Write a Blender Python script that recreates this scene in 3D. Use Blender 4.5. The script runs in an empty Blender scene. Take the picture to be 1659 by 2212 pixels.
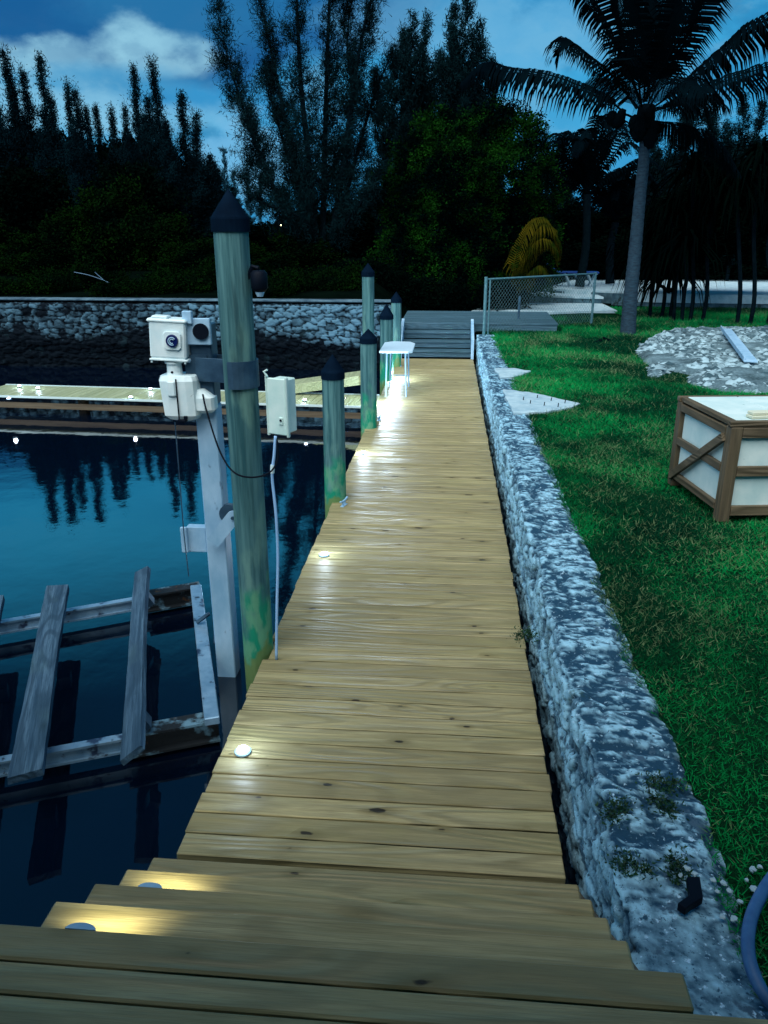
import bpy, math, random
import numpy as np
from mathutils import Vector, Matrix
S = bpy.context.scene
C = S.collection
R = math.radians
random.seed(7); RNG = np.random.default_rng(7)

# ---------------------------------------------------------------- camera
CAMH, PITCH, YAW = 2.466, 19.7, 4.70
cam = bpy.data.cameras.new('camera'); co = bpy.data.objects.new('camera', cam); C.objects.link(co)
co.location = (0, 0, CAMH); co.rotation_euler = (R(90 - PITCH), 0, R(YAW))
cam.sensor_fit = 'VERTICAL'; cam.sensor_height = 24.0; cam.lens = 24.0 * 1661 / 2212
cam.clip_start = 0.05; cam.clip_end = 2000
S.camera = co

# survey helpers: where a sight line meets a level (z) or a distance down the dock (Y)
_p, _s = R(PITCH), R(YAW)
_cp, _sp, _cy, _sy = math.cos(_p), math.sin(_p), math.cos(_s), math.sin(_s)
def ray(x, y):
    a = (x - 829.5) / 1661; b = -(y - 1106) / 1661
    return Vector((-_sy*_cp + a*_cy - b*_sy*_sp, _cy*_cp + a*_sy + b*_cy*_sp, -_sp + b*_cp))
def AZ(x, y, z):
    d = ray(x, y); t = (z - CAMH) / d.z; return Vector((d.x*t, d.y*t, z))
def AY(x, y, Y):
    d = ray(x, y); t = Y / d.y; return Vector((d.x*t, Y, CAMH + d.z*t))

# ---------------------------------------------------------------- world, sun, exposure
SUN_EL, SUN_AZ = 52, 200
W = bpy.data.worlds.new('World'); S.world = W; W.use_nodes = True
def build_world():
    nt = W.node_tree; n = nt.nodes; l = nt.links; n.clear()
    out = n.new('ShaderNodeOutputWorld'); bg = n.new('ShaderNodeBackground'); l.new(bg.outputs[0], out.inputs[0])
    sky = n.new('ShaderNodeTexSky'); sky.sky_type = 'NISHITA'; sky.sun_disc = False
    sky.sun_elevation = R(SUN_EL); sky.sun_rotation = R(SUN_AZ)
    tc = n.new('ShaderNodeTexCoord')
    def mth(op, a, b=None, clamp=False):
        m = n.new('ShaderNodeMath'); m.operation = op; m.use_clamp = clamp
        for i, v in enumerate((a, b)):
            if v is None: continue
            if isinstance(v, (int, float)): m.inputs[i].default_value = v
            else: l.new(v, m.inputs[i])
        return m.outputs[0]
    def mix(f, a, b):
        m = n.new('ShaderNodeMix'); m.data_type = 'RGBA'
        if isinstance(f, (int, float)): m.inputs[0].default_value = f
        else: l.new(f, m.inputs[0])
        for i, v in ((6, a), (7, b)):
            if isinstance(v, tuple): m.inputs[i].default_value = (*v, 1)
            else: l.new(v, m.inputs[i])
        return m.outputs[2]
    def noise(scale, det=5, rough=.55, st=(1, 1, 1.7), off=(0, 0, 0)):
        mp = n.new('ShaderNodeMapping'); mp.inputs[3].default_value = st; mp.inputs[1].default_value = off
        l.new(tc.outputs['Generated'], mp.inputs[0])
        t = n.new('ShaderNodeTexNoise'); t.inputs['Scale'].default_value = scale
        t.inputs['Detail'].default_value = det; t.inputs['Roughness'].default_value = rough
        l.new(mp.outputs[0], t.inputs['Vector']); return t.outputs[0]
    n1 = noise(4.2, 6, .5, off=(3.1, 0, 1)); n2 = noise(10, 8, .55); n3 = noise(15, 8, .6, off=(1, 2, 3))
    def rng(v, a, b):
        m = n.new('ShaderNodeMapRange'); m.interpolation_type = 'SMOOTHSTEP'
        m.inputs[1].default_value = a; m.inputs[2].default_value = b
        l.new(v, m.inputs[0]); return m.outputs[0]
    brk = rng(n3, .36, .60)
    def blob(x, y, wx, wy, soft=.5, nz=1.3):
        d = ray(x, y).normalized()
        sb = n.new('ShaderNodeVectorMath'); sb.operation = 'SUBTRACT'; sb.inputs[1].default_value = d
        l.new(tc.outputs['Generated'], sb.inputs[0])
        sc = n.new('ShaderNodeVectorMath'); sc.operation = 'MULTIPLY'; sc.inputs[1].default_value = (1661/wx*.93, 1661/wx*.93, 1661/wy*1.0)
        l.new(sb.outputs[0], sc.inputs[0])
        ln = n.new('ShaderNodeVectorMath'); ln.operation = 'LENGTH'; l.new(sc.outputs[0], ln.inputs[0])
        v = mth('ADD', ln.outputs[1], mth('MULTIPLY', mth('SUBTRACT', n2, .5), nz*4))
        return mth('SUBTRACT', 1, rng(v, 1 - soft, 1 + soft))
    base = mix(rng(n1, .3, .7), (.010, .25, .54), (.055, .42, .74))
    c = mix(mth('MULTIPLY', rng(n1, .5, .72), .5), base, (.02, .20, .44))
    c = mix(mth('MULTIPLY', rng(n3, .46, .66), .55), c, (.15, .42, .64))
    c = mix(mth('MULTIPLY', rng(n2, .50, .68), .55), c, (.012, .15, .34))
    c = mix(mth('MULTIPLY', blob(420, 190, 200, 50, .5, .8), .6), c, (.02, .22, .50))
    c = mix(mth('MULTIPLY', blob(150, -15, 620, 118, .20, .30), .92), c, (.001, .085, .27))
    c = mix(mth('MULTIPLY', blob(430, 35, 190, 40, .5, .6), .45), c, (.02, .20, .42))
    puff = mth('ADD', .38, mth('MULTIPLY', brk, .40))
    c = mix(mth('MULTIPLY', blob(20, 125, 120, 34, .35, .7), puff), c, (.27, .56, .72))
    c = mix(mth('MULTIPLY', blob(130, 128, 90, 36, .35, .8), puff), c, (.27, .56, .72))
    c = mix(mth('MULTIPLY', blob(270, 108, 50, 42, .35, .7), puff), c, (.27, .56, .72))
    c = mix(mth('MULTIPLY', blob(345, 122, 75, 26, .40, .8), puff), c, (.27, .56, .72))
    c = mix(mth('MULTIPLY', blob(210, 175, 120, 26, .45, .8), .70), c, (.05, .30, .56))
    c = mix(mth('MULTIPLY', blob(60, 230, 150, 34, .5, .8), .60), c, (.26, .56, .74))
    c = mix(mth('MULTIPLY', blob(340, 260, 150, 26, .5, .8), .55), c, (.22, .54, .76))
    c = mix(mth('MULTIPLY', blob(470, 330, 110, 50, .4, 1.1), .75), c, (.16, .45, .72))
    c = mix(mth('MULTIPLY', blob(900, 60, 160, 50, .5, 1.1), .5), c, (.13, .42, .68))
    c = mix(mth('MULTIPLY', blob(1130, 70, 150, 60, .5, 1.1), .6), c, (.14, .44, .70))
    # unseen sky overhead, shaped for the water's reflection: a bright band, then dark
    sep = n.new('ShaderNodeSeparateXYZ'); l.new(tc.outputs['Generated'], sep.inputs[0])
    c = mix(mth('MULTIPLY', rng(sep.outputs[2], .235, .30), .85), c, mix(rng(n1, .3, .7), (.015, .50, 1.02), (.05, .74, 1.30)))
    c = mix(mth('MULTIPLY', rng(sep.outputs[2], .33, .53), .96), c, (.004, .05, .14))
    skyd = n.new('ShaderNodeVectorMath'); skyd.operation = 'SCALE'; skyd.inputs[3].default_value = .05
    l.new(sky.outputs[0], skyd.inputs[0])
    c = mix(.94, skyd.outputs[0], c)
    l.new(c, bg.inputs[0]); bg.inputs[1].default_value = .55
build_world()
sun = bpy.data.lights.new('sun', 'SUN'); so = bpy.data.objects.new('sun', sun); C.objects.link(so)
sun.energy = 2.5; sun.angle = R(70); sun.color = (.96, 1, .97)
so.rotation_euler = (R(90 - SUN_EL), 0, R(180 - SUN_AZ + 0))
S.view_settings.view_transform = 'Standard'; S.view_settings.look = 'None'
S.view_settings.exposure = 1.0; S.view_settings.gamma = 1
try: S.view_settings.use_curve_mapping = False
except Exception: pass
S.cycles.max_bounces = 6; S.cycles.diffuse_bounces = 3; S.cycles.glossy_bounces = 3
S.cycles.transparent_max_bounces = 6
S.cycles.use_denoising = True; S.cycles.sample_clamp_indirect = 4

# ---------------------------------------------------------------- materials
def mat(name, c1, c2=None, scale=5, st=(1, 1, 1), rough=.6, bump=0, bscale=None, bst=None, metal=0, spec=.4,
        spots=None, lo=.35, hi=.65, emit=None, attr=None, det=6, layers=()):
    m = bpy.data.materials.new(name); m.use_nodes = True
    nt = m.node_tree; n = nt.nodes; l = nt.links; b = n['Principled BSDF']
    b.inputs['Roughness'].default_value = rough; b.inputs['Metallic'].default_value = metal
    b.inputs['Specular IOR Level'].default_value = spec
    tc = n.new('ShaderNodeTexCoord')
    def nz(sc, stv, d=det, dist=0):
        mp = n.new('ShaderNodeMapping'); mp.inputs[3].default_value = stv; l.new(tc.outputs['Object'], mp.inputs[0])
        t = n.new('ShaderNodeTexNoise'); t.inputs['Scale'].default_value = sc; t.inputs['Detail'].default_value = d
        t.inputs['Distortion'].default_value = dist; t.inputs['Roughness'].default_value = .6
        l.new(mp.outputs[0], t.inputs['Vector']); return t.outputs[0]
    def rng(v, a, bb):
        q = n.new('ShaderNodeMapRange'); q.inputs[1].default_value = a; q.inputs[2].default_value = bb; l.new(v, q.inputs[0]); return q.outputs[0]
    def mix(f, a, bb):
        q = n.new('ShaderNodeMix'); q.data_type = 'RGBA'; l.new(f, q.inputs[0])
        for i, v in ((6, a), (7, bb)):
            if isinstance(v, tuple): q.inputs[i].default_value = (*v, 1)
            else: l.new(v, q.inputs[i])
        return q.outputs[2]
    if c2 is None: b.inputs['Base Color'].default_value = (*c1, 1)
    else:
        if attr:
            at = n.new('ShaderNodeAttribute'); at.attribute_name = attr
            a = n.new('ShaderNodeMath'); a.operation = 'ADD'; l.new(at.outputs['Fac'], a.inputs[0])
            a2 = n.new('ShaderNodeMath'); a2.operation = 'SUBTRACT'; l.new(nz(scale, st), a2.inputs[0]); a2.inputs[1].default_value = .5
            l.new(a2.outputs[0], a.inputs[1]); f = rng(a.outputs[0], .15, .85)
        else: f = rng(nz(scale, st), lo, hi)
        col = mix(f, c1, c2)
        if spots:
            for (sc, sst, th, colr) in spots:
                col = mix(rng(nz(sc, sst), th, th + .06), col, colr)
        l.new(col, b.inputs['Base Color'])
    b.inputs['Specular IOR Level'].default_value = spec
    if bump:
        bp = n.new('ShaderNodeBump'); bp.inputs['Strength'].default_value = bump; bp.inputs['Distance'].default_value = .01
        l.new(nz(bscale or scale*4, bst or st, 8), bp.inputs['Height']); l.new(bp.outputs[0], b.inputs['Normal'])
    if emit:
        b.inputs['Emission Color'].default_value = (*emit[0], 1); b.inputs['Emission Strength'].default_value = emit[1]
    return m

def wood_deck(name, dark, lite, rough=.42, axis=0, knots=True, spec=.4, gstr=1.0):
    """boards with their grain along `axis`; every board has its own 'pid' number, so grain and knots never line up"""
    m = bpy.data.materials.new(name); m.use_nodes = True
    nt = m.node_tree; n = nt.nodes; l = nt.links; b = n['Principled BSDF']
    b.inputs['Specular IOR Level'].default_value = spec
    tc = n.new('ShaderNodeTexCoord'); at = n.new('ShaderNodeAttribute'); at.attribute_name = 'pid'
    off = n.new('ShaderNodeVectorMath'); off.operation = 'SCALE'; off.inputs[3].default_value = 37.7
    cmb = n.new('ShaderNodeCombineXYZ'); l.new(at.outputs['Fac'], cmb.inputs[0]); l.new(at.outputs['Fac'], cmb.inputs[1]); l.new(at.outputs['Fac'], cmb.inputs[2])
    l.new(cmb.outputs[0], off.inputs[0])
    ad = n.new('ShaderNodeVectorMath'); ad.operation = 'ADD'; l.new(tc.outputs['Object'], ad.inputs[0]); l.new(off.outputs[0], ad.inputs[1])
    def nz(sc, k, d=5, dist=0.0, src=None):
        stv = [k, k, k]; stv[axis] = 1
        mp = n.new('ShaderNodeMapping'); mp.inputs[3].default_value = stv; l.new(src or ad.outputs[0], mp.inputs[0])
        t = n.new('ShaderNodeTexNoise'); t.inputs['Scale'].default_value = sc; t.inputs['Detail'].default_value = d
        t.inputs['Distortion'].default_value = dist; l.new(mp.outputs[0], t.inputs['Vector']); return t.outputs[0]
    def rng(v, a, bb, x=0, y=1, sm=False):
        q = n.new('ShaderNodeMapRange'); q.inputs[1].default_value = a; q.inputs[2].default_value = bb
        q.inputs[3].default_value = x; q.inputs[4].default_value = y
        if sm: q.interpolation_type = 'SMOOTHSTEP'
        l.new(v, q.inputs[0]); return q.outputs[0]
    def mix(f, a, bb, t='MIX'):
        q = n.new('ShaderNodeMix'); q.data_type = 'RGBA'; q.blend_type = t
        if isinstance(f, float): q.inputs[0].default_value = f
        else: l.new(f, q.inputs[0])
        for i, v in ((6, a), (7, bb)):
            if isinstance(v, tuple): q.inputs[i].default_value = (*v, 1)
            else: l.new(v, q.inputs[i])
        return q.outputs[2]
    g1 = nz(1.3, 22, 3, .6); g2 = nz(3.5, 34, 4, .3); g3 = nz(.9, 3, 3)
    # growth rings: bands of a smooth field
    fld = nz(.55, 9, 1, .35)
    rg = n.new('ShaderNodeMath'); rg.operation = 'MULTIPLY'; rg.inputs[1].default_value = 60; l.new(fld, rg.inputs[0])
    sn = n.new('ShaderNodeMath'); sn.operation = 'SINE'; l.new(rg.outputs[0], sn.inputs[0])
    base = mix(rng(g1, .3, .7), dark, lite)
    base = mix(rng(sn.outputs[0], .1, 1, 0, .42*gstr, True), base, tuple(v*.5 for v in dark))
    base = mix(rng(g2, .48, .72, 0, .6*gstr), base, tuple(v*.6 for v in dark))
    base = mix(rng(g3, .45, .7, 0, .5), base, (dark[0]*.8, dark[1]*.88, dark[2]*.75))
    pr = n.new('ShaderNodeMath'); pr.operation = 'FRACT'
    pm = n.new('ShaderNodeMath'); pm.operation = 'MULTIPLY'; pm.inputs[1].default_value = 7.31; l.new(at.outputs['Fac'], pm.inputs[0]); l.new(pm.outputs[0], pr.inputs[0])
    base = mix(rng(pr.outputs[0], 0, 1, 0, .6), base, tuple(v*.66 for v in dark))
    base = mix(rng(nz(11, 60, 2), .48, .62, 0, .38*gstr), base, tuple(v*.5 for v in dark))
    base = mix(rng(nz(2.2, 2.2, 4), .56, .72, 0, .30), base, (lite[0]*.62, lite[1]*.66, lite[2]*.5))
    if knots:
        stv = [8.5, 8.5, 8.5]; stv[axis] = 3.4
        mp = n.new('ShaderNodeMapping'); mp.inputs[3].default_value = stv; l.new(ad.outputs[0], mp.inputs[0])
        vo = n.new('ShaderNodeTexVoronoi'); vo.inputs['Scale'].default_value = 1.0; vo.inputs['Randomness'].default_value = 1
        vo.voronoi_dimensions = '2D' if axis == 0 else '3D'; l.new(mp.outputs[0], vo.inputs['Vector'])
        nn = nz(26, 2.2, 4); sx0 = n.new('ShaderNodeSeparateXYZ'); l.new(vo.outputs['Color'], sx0.inputs[0])
        szm = n.new('ShaderNodeMath'); szm.operation = 'MULTIPLY'; l.new(vo.outputs['Distance'], szm.inputs[0]); l.new(rng(sx0.outputs[1], 0, 1, .62, 1.5), szm.inputs[1])
        k = n.new('ShaderNodeMath'); k.operation = 'ADD'; l.new(szm.outputs[0], k.inputs[0])
        k2 = n.new('ShaderNodeMath'); k2.operation = 'MULTIPLY'; k2.inputs[1].default_value = .13; l.new(nn, k2.inputs[0]); l.new(k2.outputs[0], k.inputs[1])
        sx = n.new('ShaderNodeSeparateXYZ'); l.new(vo.outputs['Color'], sx.inputs[0])
        k3 = n.new('ShaderNodeMath'); k3.operation = 'ADD'; l.new(k.outputs[0], k3.inputs[0]); l.new(rng(sx.outputs[0], .05, .45, -.03, .25), k3.inputs[1]); k = k3
        base = mix(rng(k.outputs[0], .12, .42, .55, 0, True), base, (dark[0]*.45, dark[1]*.42, dark[2]*.3))
        base = mix(rng(k.outputs[0], .10, .15, .92, 0, True), base, (.012, .007, .002))
    l.new(base, b.inputs['Base Color'])
    l.new(rng(g3, .3, .7, rough - .1, rough + .14), b.inputs['Roughness'])
    bp = n.new('ShaderNodeBump'); bp.inputs['Strength'].default_value = .5; bp.inputs['Distance'].default_value = .004
    sm = n.new('ShaderNodeMath'); sm.operation = 'ADD'; l.new(g2, sm.inputs[0]); l.new(sn.outputs[0], sm.inputs[1]); l.new(sm.outputs[0], bp.inputs['Height'])
    l.new(bp.outputs[0], b.inputs['Normal'])
    return m

def leaf(name, c1, c2, scale=1.2, rough=.9, lo=.38, hi=.62):
    return mat(name, c1, c2, scale=scale, rough=rough, lo=lo, hi=hi, spec=0)

M = dict(
  deck=wood_deck('deck_wood', (.31, .258, .125), (.50, .425, .225), rough=.46, spec=.35),
  olddeck=wood_deck('old_deck_wood', (.03, .09, .13), (.08, .18, .25), rough=.6, knots=False),
  fardeck=wood_deck('far_deck_wood', (.50, .36, .13), (.62, .46, .18), knots=False),
  bunk=wood_deck('weathered_board', (.04, .09, .15), (.17, .30, .42), rough=.85, axis=1, gstr=1.6, spec=.1),
  crate=wood_deck('crate_wood', (.09, .068, .040), (.18, .135, .08), rough=.7, axis=2, knots=False),
  fascia=mat('fascia_wood', (.07, .05, .03), (.12, .09, .055), scale=6, st=(.3, 1, 5), rough=.7),
  piling=mat('piling_wood', (.045, .13, .125), (.13, .28, .26), scale=14, st=(1, 1, .08), rough=.75, bump=.5, bscale=30,
             spots=[(16, (1, 1, .06), .60, (.018, .045, .05)), (6, (1, 1, .5), .68, (.05, .10, .10))]),
  cap=mat('cap_plastic', (.001, .005, .013), (.002, .009, .022), rough=.8, spec=.02),
  white=mat('white_plastic', (.58, .76, .80), (.74, .86, .88), scale=9, rough=.45, lo=.3, hi=.6, spots=[(22, (1, 1, 1), .66, (.25, .36, .36))]),
  boxw=mat('box_plastic', (.50, .72, .68), (.68, .84, .80), scale=7, rough=.4, spots=[(11, (1, 1, 1), .66, (.16, .36, .27))]),
  metal=mat('painted_metal', (.22, .42, .60), (.38, .58, .76), scale=7, st=(1, 1, .5), rough=.5, spots=[(11, (1, 1, .5), .64, (.10, .18, .30))]),
  galv=mat('galvanised_metal', (.02, .055, .10), (.06, .13, .20), scale=6, rough=.45, metal=.4),
  beam=mat('wet_aluminium', (.14, .27, .40), (.26, .42, .56), scale=9, rough=.35, metal=.3, spots=[(5, (1, 1, 1), .57, (.03, .05, .10)), (12, (1, 1, 1), .62, (.02, .03, .05))]),
  rust=mat('rusty_metal', (.008, .012, .016), (.12, .24, .32), scale=7, rough=.7, lo=.52, hi=.62, bump=.6, spots=[(10, (1, 1, 1), .63, (.10, .04, .012))]),
  black=mat('black_rubber', (.002, .005, .012), rough=.6, spec=.08),
  dblue=mat('blue_dial', (.004, .01, .09), rough=.25),
  conduit=mat('blue_conduit', (.32, .54, .84), rough=.35),
  hose=mat('ribbed_hose', (.03, .11, .28), (.05, .16, .36), scale=20, rough=.55),
  rock=mat('limestone', (.006, .05, .10), (.32, .60, .76), scale=22, rough=.85, attr='tone', bump=.55, bscale=90,
           spots=[(9, (1, 1, 1), .60, (.05, .11, .17)), (45, (1, 1, 1), .61, (.45, .68, .85)), (28, (1, 1, 1), .60, (.015, .07, .12)), (75, (1, 1, 1), .60, (.02, .08, .14)), (4, (1, 1, 1), .68, (.015, .05, .03))]),
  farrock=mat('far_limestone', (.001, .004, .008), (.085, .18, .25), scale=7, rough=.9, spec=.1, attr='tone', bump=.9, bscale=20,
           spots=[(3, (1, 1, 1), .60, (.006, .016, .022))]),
  rub=mat('rubble_stone', (.03, .07, .09), (.32, .46, .52), scale=9, rough=.9, attr='tone', bump=.4, bscale=50),
  concrete=mat('pale_concrete', (.26, .40, .48), (.40, .54, .60), scale=7, rough=.85, bump=.4, spots=[(25, (1, 1, 1), .66, (.22, .32, .40))]),
  blockw=mat('block_wall', (.02, .06, .09), (.08, .16, .20), scale=4, rough=.9, spots=[(3, (1.4, 1.4, 1), .56, (.015, .035, .04))]),
  sand=mat('white_sand', (.28, .44, .52), (.48, .62, .68), scale=5, rough=.95, bump=.5, bscale=40, spots=[(14, (1, 1, 1), .66, (.20, .26, .28))]),
  dirt=mat('dark_earth', (.0005, .0020, .0018), (.0015, .0045, .003), scale=1.5, rough=1, spec=0),
  lawn=mat('lawn_soil', (.0015, .015, .008), (.003, .03, .012), scale=1.1, rough=1, spec=0),
  grass=mat('grass_blades', (.001, .040, .017), (.003, .25, .06), scale=.5, rough=.8, spec=.03, lo=.42, hi=.60,
            spots=[(5, (1, 1, 1), .66, (.08, .15, .06)), (60, (1, 1, 1), .64, (.14, .22, .10))]),
  foam=mat('white_foam', (.48, .66, .66), (.66, .78, .76), scale=5, rough=.6, spots=[(18, (1, 1, 1), .70, (.30, .48, .46))]),
  cream=mat('cream_packing', (.62, .64, .50), rough=.6),
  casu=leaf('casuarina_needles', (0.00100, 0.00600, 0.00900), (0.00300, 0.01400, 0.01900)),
  casub=leaf('casuarina_needles_teal', (0.00136, 0.00750, 0.00955), (0.00409, 0.01705, 0.02046)),  # teal needles of the big casuarina and those on the right
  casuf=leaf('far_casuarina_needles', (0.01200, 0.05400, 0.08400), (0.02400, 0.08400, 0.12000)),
  bark=mat('dark_bark', (.0015, .005, .008), (.004, .010, .014), scale=8, rough=.9, spec=0),
  bush=leaf('broad_leaves', (0.00028, 0.00275, 0.00275), (0.00770, 0.04400, 0.00440), scale=1.3, lo=.47, hi=.63),  # lit and shaded leaf clumps painted as green and near-black patches
  bushd=leaf('dark_leaves', (0.00027, 0.00180, 0.00180), (0.00090, 0.00405, 0.00270), scale=.9),
  bushg=leaf('green_leaves', (0.00050, 0.00300, 0.00200), (0.00350, 0.01400, 0.00200), scale=.9),
  palmf=leaf('palm_leaves', (0.00040, 0.00200, 0.00350), (0.00100, 0.00500, 0.00750), scale=.8, rough=.45),
  palmy=leaf('yellow_lit_palm_leaves', (0.00500, 0.01500, 0.00200), (0.06500, 0.05000, 0.00400), scale=1.6),  # yellow light on the fronds is put into the leaf colour
  palmt=mat('palm_trunk', (.005, .018, .034), (.018, .052, .08), scale=9, st=(1, 1, 3), rough=.9, bump=.8, bscale=25, spots=[(7, (.5, .5, 6), .58, (.02, .04, .06))]),
  coco=mat('coconut_husk', (.0015, .004, .006), rough=.9, spec=0),
  lens=mat('lamp_lens', (.9, .9, .9), emit=((.95, .98, 1), 14)),
  lensw=mat('warm_lens', (.9, .8, .5), emit=((1, .9, .55), 9)),
  bluepl=mat('blue_fabric', (.01, .06, .30), rough=.5),
  tabw=mat('table_plastic', (.60, .80, .95), rough=.3),
)
# water: dark, clear mirror with faint ripples
def water_mat():
    m = bpy.data.materials.new('canal_water'); m.use_nodes = True
    nt = m.node_tree; n = nt.nodes; l = nt.links; b = n['Principled BSDF']
    b.inputs['Base Color'].default_value = (.0005, .003, .010, 1); b.inputs['Roughness'].default_value = .03
    b.inputs['IOR'].default_value = 1.7; b.inputs['Specular IOR Level'].default_value = .6
    tc = n.new('ShaderNodeTexCoord'); t = n.new('ShaderNodeTexNoise'); t.inputs['Scale'].default_value = 2.2; t.inputs['Detail'].default_value = 4
    l.new(tc.outputs['Object'], t.inputs['Vector'])
    bp = n.new('ShaderNodeBump'); bp.inputs['Strength'].default_value = .10; bp.inputs['Distance'].default_value = .03
    l.new(t.outputs[0], bp.inputs['Height']); l.new(bp.outputs[0], b.inputs['Normal'])
    return m
M['water'] = water_mat()
def piling_mat():
    m = bpy.data.materials.new('piling_timber'); m.use_nodes = True
    nt = m.node_tree; n = nt.nodes; l = nt.links; b = n['Principled BSDF']; b.inputs['Roughness'].default_value = .8; b.inputs['Specular IOR Level'].default_value = .15
    tc = n.new('ShaderNodeTexCoord'); oi = n.new('ShaderNodeObjectInfo')
    ad = n.new('ShaderNodeVectorMath'); ad.operation = 'ADD'; l.new(tc.outputs['Object'], ad.inputs[0]); l.new(oi.outputs['Location'], ad.inputs[1])
    def nz(sc, st, d=5, dist=0):
        mp = n.new('ShaderNodeMapping'); mp.inputs[3].default_value = st; l.new(ad.outputs[0], mp.inputs[0])
        t = n.new('ShaderNodeTexNoise'); t.inputs['Scale'].default_value = sc; t.inputs['Detail'].default_value = d; t.inputs['Distortion'].default_value = dist
        l.new(mp.outputs[0], t.inputs['Vector']); return t.outputs[0]
    def rng(v, a, bb, x=0, y=1):
        q = n.new('ShaderNodeMapRange'); q.interpolation_type = 'SMOOTHSTEP'
        for i, w in enumerate((a, bb, x, y)): q.inputs[i+1].default_value = w
        l.new(v, q.inputs[0]); return q.outputs[0]
    def mix(f, a, bb):
        q = n.new('ShaderNodeMix'); q.data_type = 'RGBA'; l.new(f, q.inputs[0])
        for i, v in ((6, a), (7, bb)):
            if isinstance(v, tuple): q.inputs[i].default_value = (*v, 1)
            else: l.new(v, q.inputs[i])
        return q.outputs[2]
    g = nz(22, (1, 1, .05)); g2 = nz(60, (1, 1, .06)); big = nz(5, (1, 1, .35))
    c = mix(rng(g, .32, .66), (.022, .085, .10), (.085, .20, .21))
    c = mix(rng(g2, .50, .66, 0, .5), c, (.02, .07, .08))
    c = mix(rng(big, .54, .66, 0, .7), c, (.14, .28, .24))
    c = mix(rng(nz(9, (1, 1, .12)), .62, .70, 0, .6), c, (.015, .05, .06))
    sep = n.new('ShaderNodeSeparateXYZ'); l.new(tc.outputs['Object'], sep.inputs[0])
    zz = n.new('ShaderNodeMath'); zz.operation = 'ADD'; l.new(sep.outputs[2], zz.inputs[0])
    nm = n.new('ShaderNodeMath'); nm.operation = 'MULTIPLY'; nm.inputs[1].default_value = 1.1; l.new(nz(7, (1, 1, .6)), nm.inputs[0]); l.new(nm.outputs[0], zz.inputs[1])
    foot_glow = mix(rng(nz(13, (1, 1, .4)), .45, .58), (.008, .22, .13), (.10, .30, .18))  # deck light glow on the piling foot, painted as brighter green
    c = mix(rng(zz.outputs[0], 1.05, .72), c, foot_glow)
    c = mix(rng(zz.outputs[0], .62, .5, 0, .8), c, (.14, .20, .06))
    l.new(c, b.inputs['Base Color'])
    bp = n.new('ShaderNodeBump'); bp.inputs['Strength'].default_value = .8; bp.inputs['Distance'].default_value = .006; l.new(g2, bp.inputs['Height']); l.new(bp.outputs[0], b.inputs['Normal'])
    return m
M['piling'] = piling_mat()

# ---------------------------------------------------------------- mesh helpers
def link(name, me, m, parent=None):
    o = bpy.data.objects.new(name, me); C.objects.link(o)
    if m is not None: me.materials.append(m)
    if parent is not None: o.parent = parent
    return o
def tag(o, label=None, cat=None, group=None, kind=None):
    if label: o['label'] = label
    if cat: o['category'] = cat
    if group: o['group'] = group
    if kind: o['kind'] = kind
    return o
def thing(name, label, cat, loc=(0, 0, 0), group=None, rz=0):
    o = bpy.data.objects.new(name, None); C.objects.link(o); o.location = loc; o.rotation_euler = (0, 0, rz)
    o.empty_display_size = .1
    return tag(o, label, cat, group)
def npmesh(name, V, F, m, parent=None, smooth=False, attrs=None):
    V = np.asarray(V, np.float32); F = np.asarray(F, np.int32); k = F.shape[1]
    me = bpy.data.meshes.new(name); me.vertices.add(len(V)); me.vertices.foreach_set('co', V.ravel())
    me.loops.add(F.size); me.loops.foreach_set('vertex_index', F.ravel())
    me.polygons.add(len(F)); me.polygons.foreach_set('loop_start', np.arange(0, F.size, k, dtype=np.int32))
    me.polygons.foreach_set('loop_total', np.full(len(F), k, np.int32))
    if smooth: me.polygons.foreach_set('use_smooth', np.ones(len(F), bool))
    for an, av in (attrs or {}).items():
        a = me.attributes.new(an, 'FLOAT', 'POINT'); a.data.foreach_set('value', np.asarray(av, np.float32))
    me.update(calc_edges=True); me.validate()
    return link(name, me, m, parent)
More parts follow.
